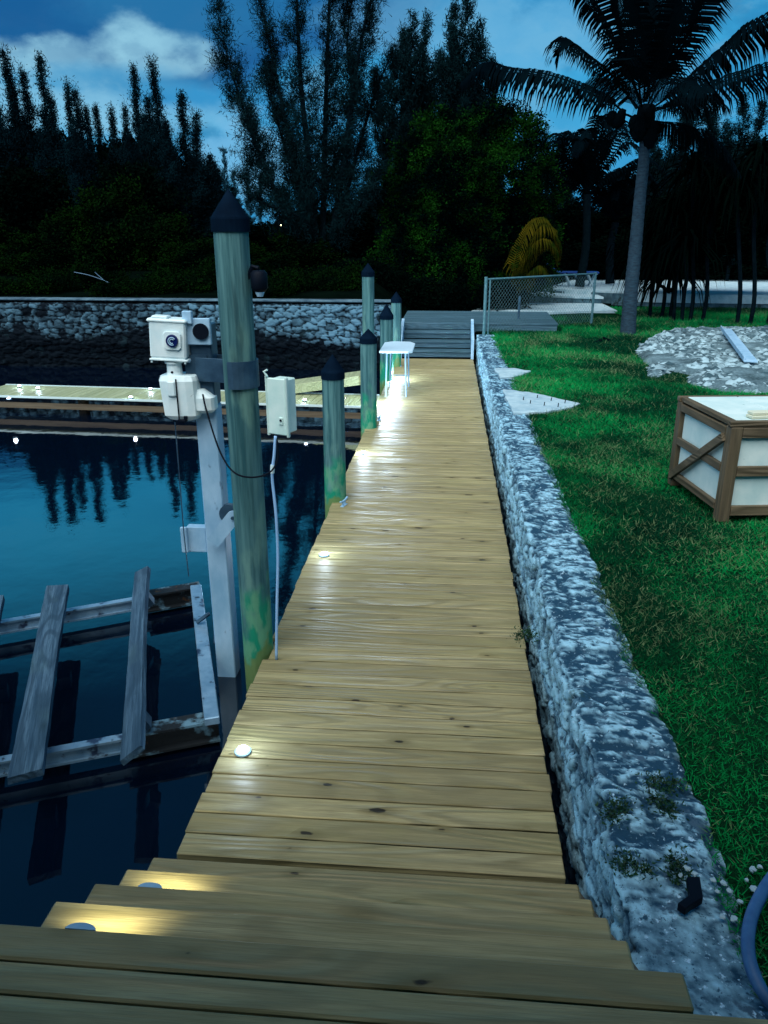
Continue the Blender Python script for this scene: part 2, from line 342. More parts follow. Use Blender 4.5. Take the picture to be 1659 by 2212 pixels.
class MB:
    def __init__(s): s.v = []; s.f = []; s.p = []; s.pid = 0.0
    def add(s, vs, fs):
        o = len(s.v); s.v += [tuple(v) for v in vs]; s.f += [tuple(i + o for i in f) for f in fs]; s.p += [s.pid]*len(vs); return s
    def box(s, c, d, rot=None, ch=0.0):
        """box centre c, size d, optional rotation matrix, chamfer ch"""
        c = Vector(c); hx, hy, hz = d[0]/2, d[1]/2, d[2]/2
        if ch <= 0:
            vs = [Vector((x, y, z)) for z in (-hz, hz) for y in (-hy, hy) for x in (-hx, hx)]
            fs = [(0, 2, 3, 1), (4, 5, 7, 6), (0, 1, 5, 4), (2, 6, 7, 3), (0, 4, 6, 2), (1, 3, 7, 5)]
        else:
            vs = []; idx = {}
            for sx in (-1, 1):
                for sy in (-1, 1):
                    for sz in (-1, 1):
                        for a in range(3):
                            p = [sx*(hx-ch), sy*(hy-ch), sz*(hz-ch)]; p[a] = (sx*hx, sy*hy, sz*hz)[a]
                            idx[(sx, sy, sz, a)] = len(vs); vs.append(Vector(p))
            fs = []
            for a in range(3):
                b, d2 = (a+1) % 3, (a+2) % 3
                for sg in (-1, 1):
                    q = []
                    for (u, w) in ((-1, -1), (1, -1), (1, 1), (-1, 1)):
                        k = [0, 0, 0]; k[a] = sg; k[b] = u; k[d2] = w; q.append(idx[(*k, a)])
                    fs.append(tuple(q if sg > 0 else q[::-1]))
                for u in (-1, 1):
                    for w in (-1, 1):
                        q = []
                        for sg in (-1, 1):
                            k = [0, 0, 0]; k[a] = sg; k[b] = u; k[d2] = w; q.append((idx[(*k, b)], idx[(*k, d2)]))
                        f = (q[0][0], q[1][0], q[1][1], q[0][1]); fs.append(f if u*w > 0 else f[::-1])
            for sx in (-1, 1):
                for sy in (-1, 1):
                    for sz in (-1, 1):
                        f = tuple(idx[(sx, sy, sz, a)] for a in range(3)); fs.append(f if sx*sy*sz > 0 else f[::-1])
        if rot is not None: vs = [rot @ v for v in vs]
        return s.add([v + c for v in vs], fs)
    def tube(s, pts, r, n=8, cap=True):
        pts = [Vector(p) for p in pts]; rs = r if isinstance(r, (list, tuple)) else [r]*len(pts)
        rings = []; prev = None
        for i, p in enumerate(pts):
            t = (pts[min(i+1, len(pts)-1)] - pts[max(i-1, 0)]).normalized()
            if prev is None:
                a = Vector((0, 0, 1)) if abs(t.z) < .9 else Vector((1, 0, 0)); u = t.cross(a).normalized()
            else: u = (prev - t*prev.dot(t)).normalized()
            prev = u; w = t.cross(u)
            rings.append([p + (u*math.cos(2*math.pi*k/n) + w*math.sin(2*math.pi*k/n))*rs[i] for k in range(n)])
        vs = [v for rg in rings for v in rg]; fs = []
        for i in range(len(pts)-1):
            for k in range(n): fs.append((i*n+k, i*n+(k+1) % n, (i+1)*n+(k+1) % n, (i+1)*n+k))
        if cap: fs += [tuple(range(n))[::-1], tuple((len(pts)-1)*n+k for k in range(n))]
        return s.add(vs, fs)
    def prism(s, poly, d):
        """planar polygon (list of points) swept by vector d"""
        n = len(poly); d = Vector(d); vs = [Vector(p) for p in poly] + [Vector(p) + d for p in poly]
        return s.add(vs, [tuple(range(n))[::-1], tuple(range(n, 2*n))] + [(k, (k+1) % n, (k+1) % n+n, k+n) for k in range(n)])
    def build(s, name, m, parent=None, smooth=False, bevel=0):
        me = bpy.data.meshes.new(name); me.from_pydata(s.v, [], s.f)
        a = me.attributes.new('pid', 'FLOAT', 'POINT'); a.data.foreach_set('value', s.p)
        if smooth: me.polygons.foreach_set('use_smooth', [True]*len(me.polygons))
        o = link(name, me, m, parent)
        if bevel:
            b = o.modifiers.new('bevel', 'BEVEL'); b.width = bevel; b.segments = 2; b.limit_method = 'ANGLE'
        return o
def rotz(a): return Matrix.Rotation(a, 3, 'Z')
def align(d, up=(0, 0, 1)):
    d = Vector(d).normalized(); u = Vector(up); x = d.cross(u).normalized(); z = x.cross(d)
    return Matrix((x, d, z)).transposed()   # local y along d
def copy_tree(o, parent=None):
    c = o.copy(); C.objects.link(c)
    if parent is not None: c.parent = parent
    for ch in list(o.children): copy_tree(ch, c)
    return c

# numpy noise
def _h(ix, iy, iz, s):
    n = (ix*374761393 + iy*668265263 + iz*2147483647 + s*974634777) & 0xffffffff
    n = ((n ^ (n >> 13))*1274126177) & 0xffffffff
    return ((n ^ (n >> 16)) & 0xffffff)/0xffffff
def vnoise(x, y, z=0, s=0):
    x = np.asarray(x, float); y = np.asarray(y, float); z = np.zeros_like(x) + z
    ix, iy, iz = np.floor(x).astype(np.int64), np.floor(y).astype(np.int64), np.floor(z).astype(np.int64)
    fx, fy, fz = x-ix, y-iy, z-iz
    fx, fy, fz = fx*fx*(3-2*fx), fy*fy*(3-2*fy), fz*fz*(3-2*fz)
    r = 0
    for a in (0, 1):
        for b in (0, 1):
            for c in (0, 1):
                r = r + _h(ix+a, iy+b, iz+c, s)*(fx if a else 1-fx)*(fy if b else 1-fy)*(fz if c else 1-fz)
    return r
def fbm(x, y, z=0, s=0, o=4):
    r = 0; a = .5; t = 0
    for k in range(o):
        r = r + a*vnoise(x*2**k, y*2**k, np.asarray(z)*2**k, s+k); t += a; a *= .55
    return r/t
def voro(u, v, s=0):
    iu, iv = np.floor(u).astype(np.int64), np.floor(v).astype(np.int64)
    f1 = np.full(u.shape, 9.); f2 = np.full(u.shape, 9.); idd = np.zeros(u.shape)
    for a in (-1, 0, 1):
        for b in (-1, 0, 1):
            cu, cv = iu+a, iv+b
            d = np.hypot(cu+.1+.8*_h(cu, cv, 0*cu, s)-u, cv+.1+.8*_h(cu, cv, 0*cu, s+1)-v)
            nw = d < f1; f2 = np.where(nw, f1, np.minimum(f2, d)); idd = np.where(nw, _h(cu, cv, 0*cu, s+2), idd); f1 = np.where(nw, d, f1)
    return f1, f2, idd
def gridfaces(nr, nc):
    i = np.arange((nr-1)*nc).reshape(nr-1, nc)[:, :-1].ravel()
    return np.stack([i, i+1, i+nc+1, i+nc], 1)

# ================================================================ THE SETTING
WZ = -0.30     # water level
LZ = 0.47      # lawn level
def ground():
    xs = np.unique(np.concatenate([np.array([-400, -150, -70]), np.linspace(-45, -2.2, 60), [-2, -1.6, -1.3, -1.16, -1.10, -.6, 0, .5, .58, .62, .76, .80, .96], np.linspace(1, 14, 60), np.linspace(15, 45, 30), [70, 150, 400]]))
    ys = np.unique(np.concatenate([np.array([-300, -60, -20]), np.linspace(-6, 17.0, 60), [17.18, 17.25, 17.70, 17.76], np.linspace(17.9, 32, 60), np.linspace(33, 60, 30), [90, 200, 500]]))
    X, Yy = np.meshgrid(xs, ys)
    t = np.clip((-.9 - X)/1.2, 0, 1); t = t*t*(3-2*t)
    z = LZ + .62*t + .05*(fbm(X*.8, Yy*.8, 0, 5)-.5)*np.clip((np.abs(X-.9))/2, 0, 1)
    z = z + np.where(t > 0, np.clip((Yy-18)/14, 0, 1)*.5*t, 0) + np.where(t > .5, .12*fbm(X, Yy, 0, 9), 0)
    z = z - np.where((X < .97) & (X > .7) & (Yy < 17.2), .09, 0)
    z = np.where(((X < .78) & (Yy < 17.2)) | ((X > -1.12) & (X < .60) & (Yy < 17.72)), -2.0, z)
    V = np.stack([X.ravel(), Yy.ravel(), z.ravel()], 1); F = gridfaces(len(ys), len(xs))
    cx = V[F].mean(1); o = npmesh('ground', V, F, M['lawn'], smooth=True)
    o.data.materials.append(M['dirt']); mi = np.where((cx[:, 0] < .7) | (cx[:, 1] > 24.5), 1, 0).astype(np.int32)
    o.data.polygons.foreach_set('material_index', mi)
    tag(o, 'grassy ground of the yard and dark bank behind the canal', kind='structure')
ground()
o = MB().add([(-400, -200, WZ), (.74, -200, WZ), (.74, 17.19, WZ), (-400, 17.19, WZ)], [(0, 1, 2, 3)]).build('water', M['water'])
tag(o, 'still dark canal water mirroring the sky and trees', kind='structure')

# ---------------------------------------------------------------- rubble walls
def stone_wall(name, label, prof, ts, pos, cell, amp, m, edge_noise=None, seed=3, cement=None):
    """prof: list of (a, z) profile points, ts: stations along the wall, pos(t, a, z)->xyz arrays"""
    prof = np.array(prof, float); seg = np.hypot(*np.diff(prof, axis=0).T); cum = np.concatenate([[0], np.cumsum(seg)])
    n = int(cum[-1]/cell*9); s = np.linspace(0, cum[-1], n)
    a = np.interp(s, cum, prof[:, 0]); z = np.interp(s, cum, prof[:, 1])
    ta = np.gradient(a, s); tz = np.gradient(z, s)
    k = np.ones(5)/5; ta = np.convolve(np.pad(ta, 2, 'edge'), k, 'valid'); tz = np.convolve(np.pad(tz, 2, 'edge'), k, 'valid')
    ln = np.hypot(ta, tz)+1e-6; na, nz_ = -tz/ln, ta/ln
    T, Sg = np.meshgrid(ts, s, indexing='ij')
    w1 = (fbm(T/cell*.9, Sg/cell*.9, 0, seed)-.5)*1.2; w2 = (fbm(T/cell*.9, Sg/cell*.9, 7.7, seed+9)-.5)*1.2
    f1, f2, idd = voro(T/cell/1.25+w1, Sg/cell*1.1+w2, seed)
    e = np.clip((f2-f1)*2.6, 0, 1); e = e*(2-e)
    d = amp*(e*1.0 - .65 + .9*(idd-.5)) + amp*.8*(fbm(T/cell*3, Sg/cell*4, 0, seed+4)-.5) + amp*.35*(fbm(T/cell*11, Sg/cell*11, 0, seed+5, 2)-.5)
    top = np.clip((nz_-.5)*3, 0, 1)[None, :]
    wx = (fbm(T*9, Sg*9, 0, seed+20)-.5)*1.6
    f_a = fbm(T*24+wx, Sg*9, 3, seed+6); f_b = fbm(T*52+wx*2, Sg*30, 5, seed+7, 3)
    lay = np.floor(f_a*13)/13; lb_ = np.floor(f_b*9)/9
    g1_, g2_, gi = voro(T/.30+wx*.25, Sg/.24+.3*wx, seed+30); crk = np.clip((g2_-g1_)*5, 0, 1)
    dt = (lay-.5)*.017 + (lb_-.5)*.012 + (gi-.5)*.016 - (1-crk)*.014
    lay = np.clip(.50+(lay-.5)*1.3+(gi-.5)*.40+(lb_-.5)*2.3, 0, 1)*(.30+.70*crk)
    d = d*(1-top) + dt*top
    if cement is not None:
        cm = np.clip((cement-T)/.35, 0, 1)*top; d = d*(1-.8*cm)
    A = a[None, :] + na[None, :]*d; Z = z[None, :] + nz_[None, :]*d
    if edge_noise is not None: A = A + edge_noise(T, Sg/cum[-1])
    V = np.stack([c.ravel() for c in pos(T, A, Z)], 1)
    tone = np.clip(idd*.8 + .25*e - .05, 0, 1)*(1-top) + lay*top
    tone = (tone*1.15+.05)*(.02+.98*np.clip(e*1.5-.12, 0, 1))*(1-top) + tone*top
    if cement is not None: tone = tone*(1-.6*cm) + .5*.6*cm
    o = npmesh(name, V, gridfaces(len(ts), n)[:, ::-1], m, smooth=False, attrs={'tone': tone.ravel()})
    return o
ts = np.concatenate([np.arange(.3, 5, .012), np.arange(5, 9, .022), np.arange(9, 17.15, .04)])
def en(T, q):
    return np.where(q > .6, (q-.6)/.4*(.13*(fbm(T*2.3, T*0, 0, 31)-.5) + .09*(fbm(T*9, T*0, 0, 32)-.5) + .05), 0) + np.where(q < .8, .05*(fbm(T*2.0, q*3, 0, 33)-.5), 0)
o = stone_wall('stone_wall', '', [(.66, -.9), (.635, .0), (.60, .40), (.60, .455), (.62, LZ+.005), (.90, LZ+.005), (.96, LZ-.03), (.97, LZ-.12)],
               ts, lambda t, a, z: (a, t, z), .105, .027, M['rock'], edge_noise=en, cement=2.15)
tag(o, 'rough blue-grey limestone retaining wall running along the lawn edge of the dock', 'stone wall')
ts = np.concatenate([np.arange(-26, -12, .07), np.arange(-12, -1.12, .035)])
def en2(T, q): return .10*(fbm(T*1.1, q*4, 0, 41)-.5)
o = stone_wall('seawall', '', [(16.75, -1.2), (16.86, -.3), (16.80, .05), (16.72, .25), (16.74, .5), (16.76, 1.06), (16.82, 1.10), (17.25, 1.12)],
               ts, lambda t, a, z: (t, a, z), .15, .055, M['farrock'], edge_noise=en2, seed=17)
# stations run along X here: flip the faces outward
tag(o, 'rubble seawall across the canal in front of the dark trees', 'seawall')
o.data.flip_normals()
mb = MB(); mb.box((-13.55, 17.02, 1.165), (24.9, .42, .04), ch=.015)
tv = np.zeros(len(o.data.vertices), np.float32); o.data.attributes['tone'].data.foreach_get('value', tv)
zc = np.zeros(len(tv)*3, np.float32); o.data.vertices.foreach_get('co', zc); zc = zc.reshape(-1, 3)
undercut_shade = np.clip((zc[:, 2]+.12*np.sin(zc[:, 0]*2.1)-.12)/.45, 0, 1)   # shade of the undercut painted into the lower courses
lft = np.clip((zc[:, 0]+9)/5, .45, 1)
o.data.attributes['tone'].data.foreach_set('value', ((tv+.1)*undercut_shade*lft*(.7+.5*fbm(zc[:, 0]*.7, zc[:, 2], 0, 88))-.30*(1-undercut_shade)).astype(np.float32))
cp = mb.build('coping', mat('coping_stone', (.02, .05, .08), (.10, .18, .23), scale=3, rough=.9), o)
# stone patches the wall throws into the lawn
def slab(name, label, pts, z, h, m, cat, grp=None, seedv=1):
    n = len(pts); P = [Vector((p[0], p[1], 0)) for p in pts]; ctr = sum(P, Vector())/n; out = []
    for i in range(n):
        a, b = P[i], P[(i+1) % n]
        for k in range(8):
            q = a.lerp(b, k/8); j = .035*(float(vnoise(q.x*9, q.y*6, 0, seedv))-.5)*2
            q = q + (q-ctr).normalized()*j; out.append(q)
    rings = [(1.0, -.06), (1.0, h-.01), (.96, h), (.6, h+.006), (.25, h+.008)]
    vs = []; N = len(out)
    for (f, dz) in rings:
        for q in out:
            w = ctr + (q-ctr)*f; vs.append((w.x, w.y, z+dz+.012*(float(vnoise(w.x*11, w.y*7, 0, seedv+3))-.5)))
    vs.append((ctr.x, ctr.y, z+h+.008)); fs = []
    for r_ in range(len(rings)-1):
        for i in range(N): fs.append((r_*N+i, r_*N+(i+1) % N, (r_+1)*N+(i+1) % N, (r_+1)*N+i))
    for i in range(N): fs.append(((len(rings)-1)*N+i, (len(rings)-1)*N+(i+1) % N, len(vs)-1))
    b = MB(); b.add(vs, fs); o = b.build(name, m); tag(o, label, cat, grp); return o
def pz(*a): return [AZ(x, y, LZ+.02) for x, y in a]
slab('stone_slab', 'pale pointed stone slab reaching furthest from the wall into the lawn', pz((1085, 842), (1140, 848), (1200, 862), (1250, 872), (1235, 880), (1180, 890), (1110, 893)), LZ, .035, M['concrete'], 'stone slab', seedv=2)
slab('stone_slab', 'small pale stone slab beside the wall, the farther of the two in the lawn', pz((1068, 797), (1110, 797), (1147, 803), (1120, 812), (1080, 818)), LZ, .035, M['concrete'], 'stone slab', seedv=5)
for i in range(7):
    p = AZ(1130+i*15, (866, 874, 862, 878, 868, 880, 872)[i], LZ+.03); mb = MB(); mb.tube([(0, 0, 0), (.006, 0, .055)], .006, 5); o = mb.build('iron_pin', M['black']); o.location = p
    tag(o, 'thin dark iron pin standing up from the pale stone slab', 'pin', 'iron pins in the pale stone slab')
# ---------------------------------------------------------------- THE DOCK
dock = thing('wooden_dock', 'tan plank dock with steps running beside the stone wall', 'dock', (-.27, 1.4, 0))
inv = Vector((-.27, 1.4, 0))
def plank_rows(mb, y0, y1, x0, x1, z, th, w, wj=0.0, gap=.006, notch=()):
    gap = .009; y = y0
    while y < y1 - .02:
        ww = min(w*(1+random.uniform(-wj, wj)), y1-y); mb.pid = random.random()
        dx0, dx1 = random.uniform(-.006, .006), random.uniform(-.006, .006)
        a = x0
        for (nx, ny, nr) in notch:
            if ny-nr < y+ww and ny+nr > y: a = max(a, nx+nr)
        mb.box(((a+x1+dx0+dx1)/2-inv.x, y+ww/2-inv.y, z-th/2+random.uniform(-.0012, .0012)), (x1-a+dx1-dx0, ww-gap, th),
               rot=rotz(random.uniform(-.0008, .0008)), ch=.004)
        y += ww
NOTCH = [(-1.155, 4.22, .092)]
mb = MB(); plank_rows(mb, 2.50, 16.68, -1.093, .545, 0, .034, .134, .04, notch=NOTCH)
mb.build('decking', M['deck'], dock)
mb = MB(); y = 1.415
for w, xr in ((.103, .60), (.085, 1.6), (.08, 1.6), (.10, 1.6), (.14, 1.6), (.14, 1.6)):
    mb.pid = random.random(); xl = -2.6; mb.box(((xl+xr)/2-inv.x, y-w/2-inv.y, .815-.019), (xr-xl, w-.006, .038), ch=.006); y -= w
for k in range(12):
    mb.pid = random.random(); mb.box((-.5-inv.x, y-.07-inv.y, .796), (4.2, .134, .038), ch=.006); y -= .14
o = mb.build('landing', M['deck'], dock)
XL, XR = -1.105, .548
for k in range(4):
    z = .163*(k+1); yf = 2.317-.2257*k; mb = MB(); mb.pid = random.random()+k
    mb.box(((XL+XR)/2-inv.x, yf-.128-inv.y, z-.019), (XR-XL-.008*k, .256, .038), ch=.007)
    mb.build('tread', M['deck'], dock)
for k in range(5):
    z = .163*(k+1); yf = 2.317-.2257*k; mb = MB(); mb.pid = random.random()
    mb.box(((XL+XR)/2-inv.x, yf-.045-inv.y, z-.038-.058), (XR-XL-.03, .022, .118)); mb.build('riser', M['deck'], dock)
for x in (XL-.021, XR+.021):
    mb = MB(); y0 = 2.45
    poly = [(x-.019-inv.x, 2.47-inv.y, -.15), (x-.019-inv.x, 2.47-inv.y, -.04)]
    poly = [Vector(p) for p in [(x-.019-inv.x, 2.5-inv.y, -.20), (x-.019-inv.x, 2.5-inv.y, -.045), (x-.019-inv.x, 1.38-inv.y, .70), (x-.019-inv.x, 1.38-inv.y, .45)]]
    mb.prism(poly, (.038, 0, 0)); mb.build('stringer', M['fascia'], dock)
for x in (-1.06, -.27, .50): mb = MB(); mb.box((x-inv.x, 9.6-inv.y, -.13), (.05, 14.1, .18)); mb.build('joist', M['fascia'], dock)
for yy in (3.2, 6.1, 9.1, 12.1, 15.1):
    for x in (-.8, .2): mb = MB(); mb.tube([(x-inv.x, yy-inv.y, -1.5), (x-inv.x, yy-inv.y, -.22)], .08, 10); mb.build('support_post', M['fascia'], dock)

# far steps and landing
fs_ = thing('dock_steps', 'weathered grey steps and landing closing the far end of the dock', 'steps', (-.27, 17.3, 0)); i2 = Vector((-.27, 17.3, 0))
for k in range(4):
    z = .163*(k+1); yf = 16.75+.31*k
    mb = MB(); mb.pid = random.random()
    if k < 3: mb.box((-i2.x-.27, yf+.16-i2.y, z-.02), (1.60, .34, .04), ch=.006); mb.build('tread', M['olddeck'], fs_)
    mb = MB(); mb.pid = random.random(); mb.box((-i2.x-.27, yf+.03-i2.y, z-.04-.05), (1.56, .022, .10)); mb.build('riser', M['olddeck'], fs_)
mb = MB(); yy = 17.70
while yy < 20.6:
    mb.pid = random.random(); xr = 2.42+.03*(yy-17.7)
    mb.box(((-1.08+xr)/2-i2.x, yy+.07-i2.y, .65-.02), (xr+1.08, .128, .04), ch=.004); yy += .14
mb.build('landing', M['olddeck'], fs_)
mb = MB(); mb.box(((-1.06+2.40)/2-i2.x, 17.74-i2.y, .53), (3.46, .04, .16)); mb.build('fascia', M['olddeck'], fs_)
for x in (-1.02, .52):
    mb = MB(); mb.prism([(x-i2.x-.03, 16.72-i2.y, -.02), (x-i2.x-.03, 16.72-i2.y, .40), (x-i2.x-.03, 17.66-i2.y, .74), (x-i2.x-.03, 17.66-i2.y, .4)], (.06, 0, 0))
    mb.build('stringer', M['metal'], fs_)

# ---------------------------------------------------------------- pilings
def piling(x, y, r, ztop, label, zpeak=None, lean=(0, 0), damp=.35, name='dock_piling'):
    t = thing(name, label, 'piling', (x, y, 0), 'round wooden pilings along the dock')
    def ring_mesh(z0, z1, seed):
        zs = np.arange(z0, z1+.001, (z1-z0)/max(2, int((z1-z0)/.06))); n = 28; th = np.linspace(0, 2*np.pi, n, endpoint=False)
        T, Z = np.meshgrid(th, zs); rr = r*(1.02-.012*Z)*(1+.05*(fbm(np.cos(T)*2.2+5, np.sin(T)*2.2+5, Z*.35, seed)-.5)+.035*(vnoise(np.cos(T)*7, np.sin(T)*7, Z*.4, seed)-.5))
        V = np.stack([(rr*np.cos(T)+lean[0]*Z).ravel(), (rr*np.sin(T)+lean[1]*Z).ravel(), Z.ravel()], 1)
        F = []
        for i in range(len(zs)-1):
            for k in range(n): F.append((i*n+k, i*n+(k+1) % n, (i+1)*n+(k+1) % n, (i+1)*n+k))
        return V, F
    V, F = ring_mesh(-1.6, ztop, int(y*7)); npmesh('shaft', V, F, M['piling'], t, smooth=True)
    mb = MB(); n = 24; rc = r*1.09; pk = (zpeak or ztop+r*1.55); lx, ly = lean[0]*ztop, lean[1]*ztop
    rings = [(r*1.02, ztop-.05), (rc, ztop-.05), (rc, ztop+.012), (rc*.97, ztop+.022), (rc*.5, ztop+.022+(pk-ztop-.022)*.5), (.002, pk)]
    for a_, z_ in rings: mb.v += [(lx+a_*math.cos(2*math.pi*k/n), ly+a_*math.sin(2*math.pi*k/n), z_) for k in range(n)]
    mb.p += [0.0]*len(mb.v)
    for i in range(len(rings)-1): mb.f += [(i*n+k, i*n+(k+1) % n, (i+1)*n+(k+1) % n, (i+1)*n+k) for k in range(n)]
    mb.build('cap', M['cap'], t)
    return t
pA = piling(-1.15, 4.24, .093, 2.54, 'tallest and nearest piling, carrying the white control box', 2.70, lean=(-.004, 0))
def onY(x, y, Y): v = AY(x, y, Y); return v
v = AY(719, 806, 7.2); piling(v.x, 7.2, .104, v.z, 'short piling between the nearest tall one and the far group, greenish at its foot', AY(719, 765, 7.2).z)
v = AY(799, 733, 10.3); piling(v.x-.02, 10.3, .108, v.z, 'short piling standing just before the tall slim one, left of the white table', AY(799, 710, 10.3).z)
v = AY(795, 590, 12.4); piling(v.x, 12.4, .095, v.z, 'tall slim piling rising behind a shorter one in the far group', AY(795, 568, 12.4).z)
v = AY(835, 683, 14.0); piling(v.x, 14.0, .115, v.z, 'stout piling hidden partly by the white table, right of the tall slim one', AY(835, 656, 14.0).z)
v = AY(856, 648, 15.6); piling(v.x, 15.6, .10, v.z, 'farthest piling, at the foot of the grey steps', AY(856, 630, 15.6).z)

# bare lantern hanging on the big piling
t = thing('wall_lantern', 'small black lantern fixed high on the right of the tall near piling', 'lantern', AY(560, 605, 4.2))
b0 = AY(560, 605, 4.2)
mb = MB(); mb.tube([(0, 0, .05), (0, 0, .035), (0, 0, -.04), (0, 0, -.06)], [.03, .045, .045, .028], 10); mb.build('housing', M['black'], t, smooth=True)
mb = MB(); mb.tube([(-.07, .02, .0), (-.035, .01, .07), (0, 0, .06)], .012, 6); mb.build('bracket', M['black'], t)
mb = MB(); mb.tube([(0, 0, -.06), (0, 0, -.085)], [.026, .016], 10); mb.build('glass', M['metal'], t)

# ---------------------------------------------------------------- boat lift post, gearbox, motor
def recY(mb, x0, x1, y0, y1, Y, dep, ch=.004, org=Vector()):
    a = AY(x0, y1, Y); b = AY(x1, y0, Y)
    mb.box(((a.x+b.x)/2-org.x, Y+dep/2-org.y, (a.z+b.z)/2-org.z), (abs(b.x-a.x), dep, abs(b.z-a.z)), ch=ch)
PX, PYY = -1.412, 4.42
lift = thing('boat_lift_post', 'square pale metal boat lift post strapped to the tall near piling', 'lift post', (PX, PYY, 0)); lo = Vector((PX, PYY, 0))
mb = MB(); mb.box((0, 0, .58), (.125, .125, 1.9), ch=.006); mb.build('lower_post', M['metal'], lift)
mb = MB(); mb.box((0, 0, 1.765), (.126, .126, .47), ch=.006); mb.build('shaded_upper_post', M['galv'], lift)  # shade on the upper part is put into a darker metal
mb = MB(); mb.box((0, 0, -.62), (.118, .118, .5), ch=.006); mb.build('underwater_stub', M['black'], lift)
# strap clamp
mb = MB(); z = AY(500, 795, 4.4).z; hb = .075
th = np.linspace(-.6*math.pi, .62*math.pi, 15)
ctr = Vector((-1.165-PX, 4.24-PYY, z)); out = [ctr+Vector((math.cos(a)*.108, math.sin(a)*.108, 0)) for a in th]
for i in range(len(out)-1):
    a, b = out[i], out[i+1]; d = (b-a); mb.box((a+b)/2, (.008, d.length*1.05, hb*2), rot=align(Vector((d.x, d.y, 0))))
mb.build('piling_strap', M['galv'], lift)
mb = MB()
for yy in (-.075, .075): mb.box((.10, yy-.04, z), (.27, .010, hb*1.8), rot=rotz(-.25), ch=.002)
mb.box((-.03, -.068, z), (.13, .012, .16)); mb.build('bracket_plate', M['galv'], lift)
for dz in (-.05, .05):
    for dx in (-.06, .16): mb = MB(); mb.tube([(dx, -.09-(dx > 0)*.03, z+dz), (dx, -.11-(dx > 0)*.03, z+dz)], .009, 6); mb.build('bolt', M['metal'], lift)
mb = MB(); recY(mb, 404, 452, 688, 745, 4.33, .03, org=lo); mb.build('gear_plate', M['metal'], lift)
mb = MB(); recY(mb, 394, 412, 672, 700, 4.31, .03, org=lo); mb.build('top_tab', M['metal'], lift)
mb = MB(); c_ = AY(434, 716, 4.325)-lo; mb.tube([c_, c_+Vector((0, -.012, 0))], .045, 20); mb.build('gear_wheel', M['black'], lift)
# pulley bracket near water
mb = MB(); Yb = 4.30
def pl(pts, Y, d=.012):
    mb.prism([AY(x, y, Y)-lo for x, y in pts], (0, -d, 0))
cc = AY(504, 1117, Yb)-lo; base = AY(460, 1172, Yb)-lo
dv = (cc-base); L = dv.length; u = dv.normalized(); w = Vector((-u.z, 0, u.x)); pts = []
hw = .042
pts += [base - w*hw, ]
for k in range(9):
    a = -math.pi/2 + math.pi*k/8; pts.append(cc + u*math.cos(a)*hw + w*math.sin(a)*hw)
pts += [base + w*hw]; mb.prism(pts, (0, -.012, 0)); mb.build('pulley_arm', M['metal'], lift)
mb = MB(); c2 = AY(497, 1108, 4.36)-lo; mb.tube([c2+Vector((0, .012, 0)), c2+Vector((0, .006, 0)), c2+Vector((0, -.02, 0)), c2+Vector((0, -.026, 0))], [.062, .048, .048, .062], 20); mb.build('pulley', M['galv'], lift)
mb = MB(); cb = cc+Vector((0, -.013, 0)); mb.tube([cb, cb+Vector((0, -.012, 0))], .011, 6); mb.build('pulley_bolt', M['galv'], lift)
# side box of the pulley
sb = thing('cable_bracket', 'small open pale metal bracket on the left of the lift post near the water', 'bracket', AY(415, 1170, 4.4))
og = AY(415, 1170, 4.4); mb = MB(); recY(mb, 402, 444, 1146, 1192, 4.40, .008, org=og); recY(mb, 402, 444, 1140, 1146, 4.40, .06, org=og, ch=.002); recY(mb, 402, 444, 1186, 1192, 4.408, .06, org=og, ch=.002); mb.build('plate', M['metal'], sb)
mb = MB(); recY(mb, 393, 402, 1140, 1194, 4.38, .02, org=og); mb.build('end_tab', M['metal'], sb)
# gearbox
g0 = AY(362, 735, 4.28); gb = thing('gearbox', 'white boat lift gearbox with round blue dial, above the motor cover', 'gearbox', g0)
gb.rotation_euler = (0, R(3), R(4))
mb = MB(); mb.box((0, .06, 0), (.205, .13, .205), ch=.010); mb.build('housing', M['white'], gb)
mb = MB(); mb.box((-.002, .06, .106), (.222, .145, .022), ch=.008); mb.box((-.045, .05, .123), (.09, .08, .014), ch=.005); mb.build('lid', M['white'], gb)
mb = MB(); mb.box((.004, .06, -.110), (.218, .142, .012), ch=.003); mb.box((0, .06, -.1), (.19, .12, .012)); mb.build('bottom_flange', M['white'], gb)
for dx in (-.095, .095): mb = MB(); mb.tube([(dx, .0, -.104), (dx, .0, -.128)], .006, 6); mb.build('flange_bolt', M['white'], gb)
mb = MB(); dxo = .03; poly = [(dxo+x, -.006, z-.0) for x, z in ((-.035, -.05), (.035, -.05), (.048, -.037), (.048, .037), (.035, .05), (-.035, .05), (-.048, .037), (-.048, -.037))]
mb.prism(poly, (0, -.012, 0)); mb.build('dial_plate', M['white'], gb, bevel=.002)
mb = MB(); mb.tube([(dxo, -.018, 0), (dxo, -.030, 0)], [.036, .033], 24); mb.build('dial', M['dblue'], gb)
mb = MB()
for k, rr in enumerate((.021, .012)):
    pts = [(dxo+.002+rr*math.cos(a), -.0335, rr*math.sin(a)) for a in np.linspace(.6, 5.2, 18)]; mb.tube(pts, .0028, 5)
mb.build('dial_ring', M['metal'], gb)
nk = thing('motor_coupling', 'white stubby coupling joining the gearbox to the motor cover below', 'coupling', AY(377, 797, 4.33))
mb = MB(); mb.tube([(0, 0, .045), (0, 0, .034), (0, 0, .033), (0, 0, -.015), (0, 0, -.04)], [.052, .052, .042, .044, .052], 18); mb.build('sleeve', M['white'], nk, smooth=False)
mb = MB(); mb.tube([(0, -.043, -.012), (0, -.048, -.012)], .007, 8); mb.build('set_screw', M['black'], nk)
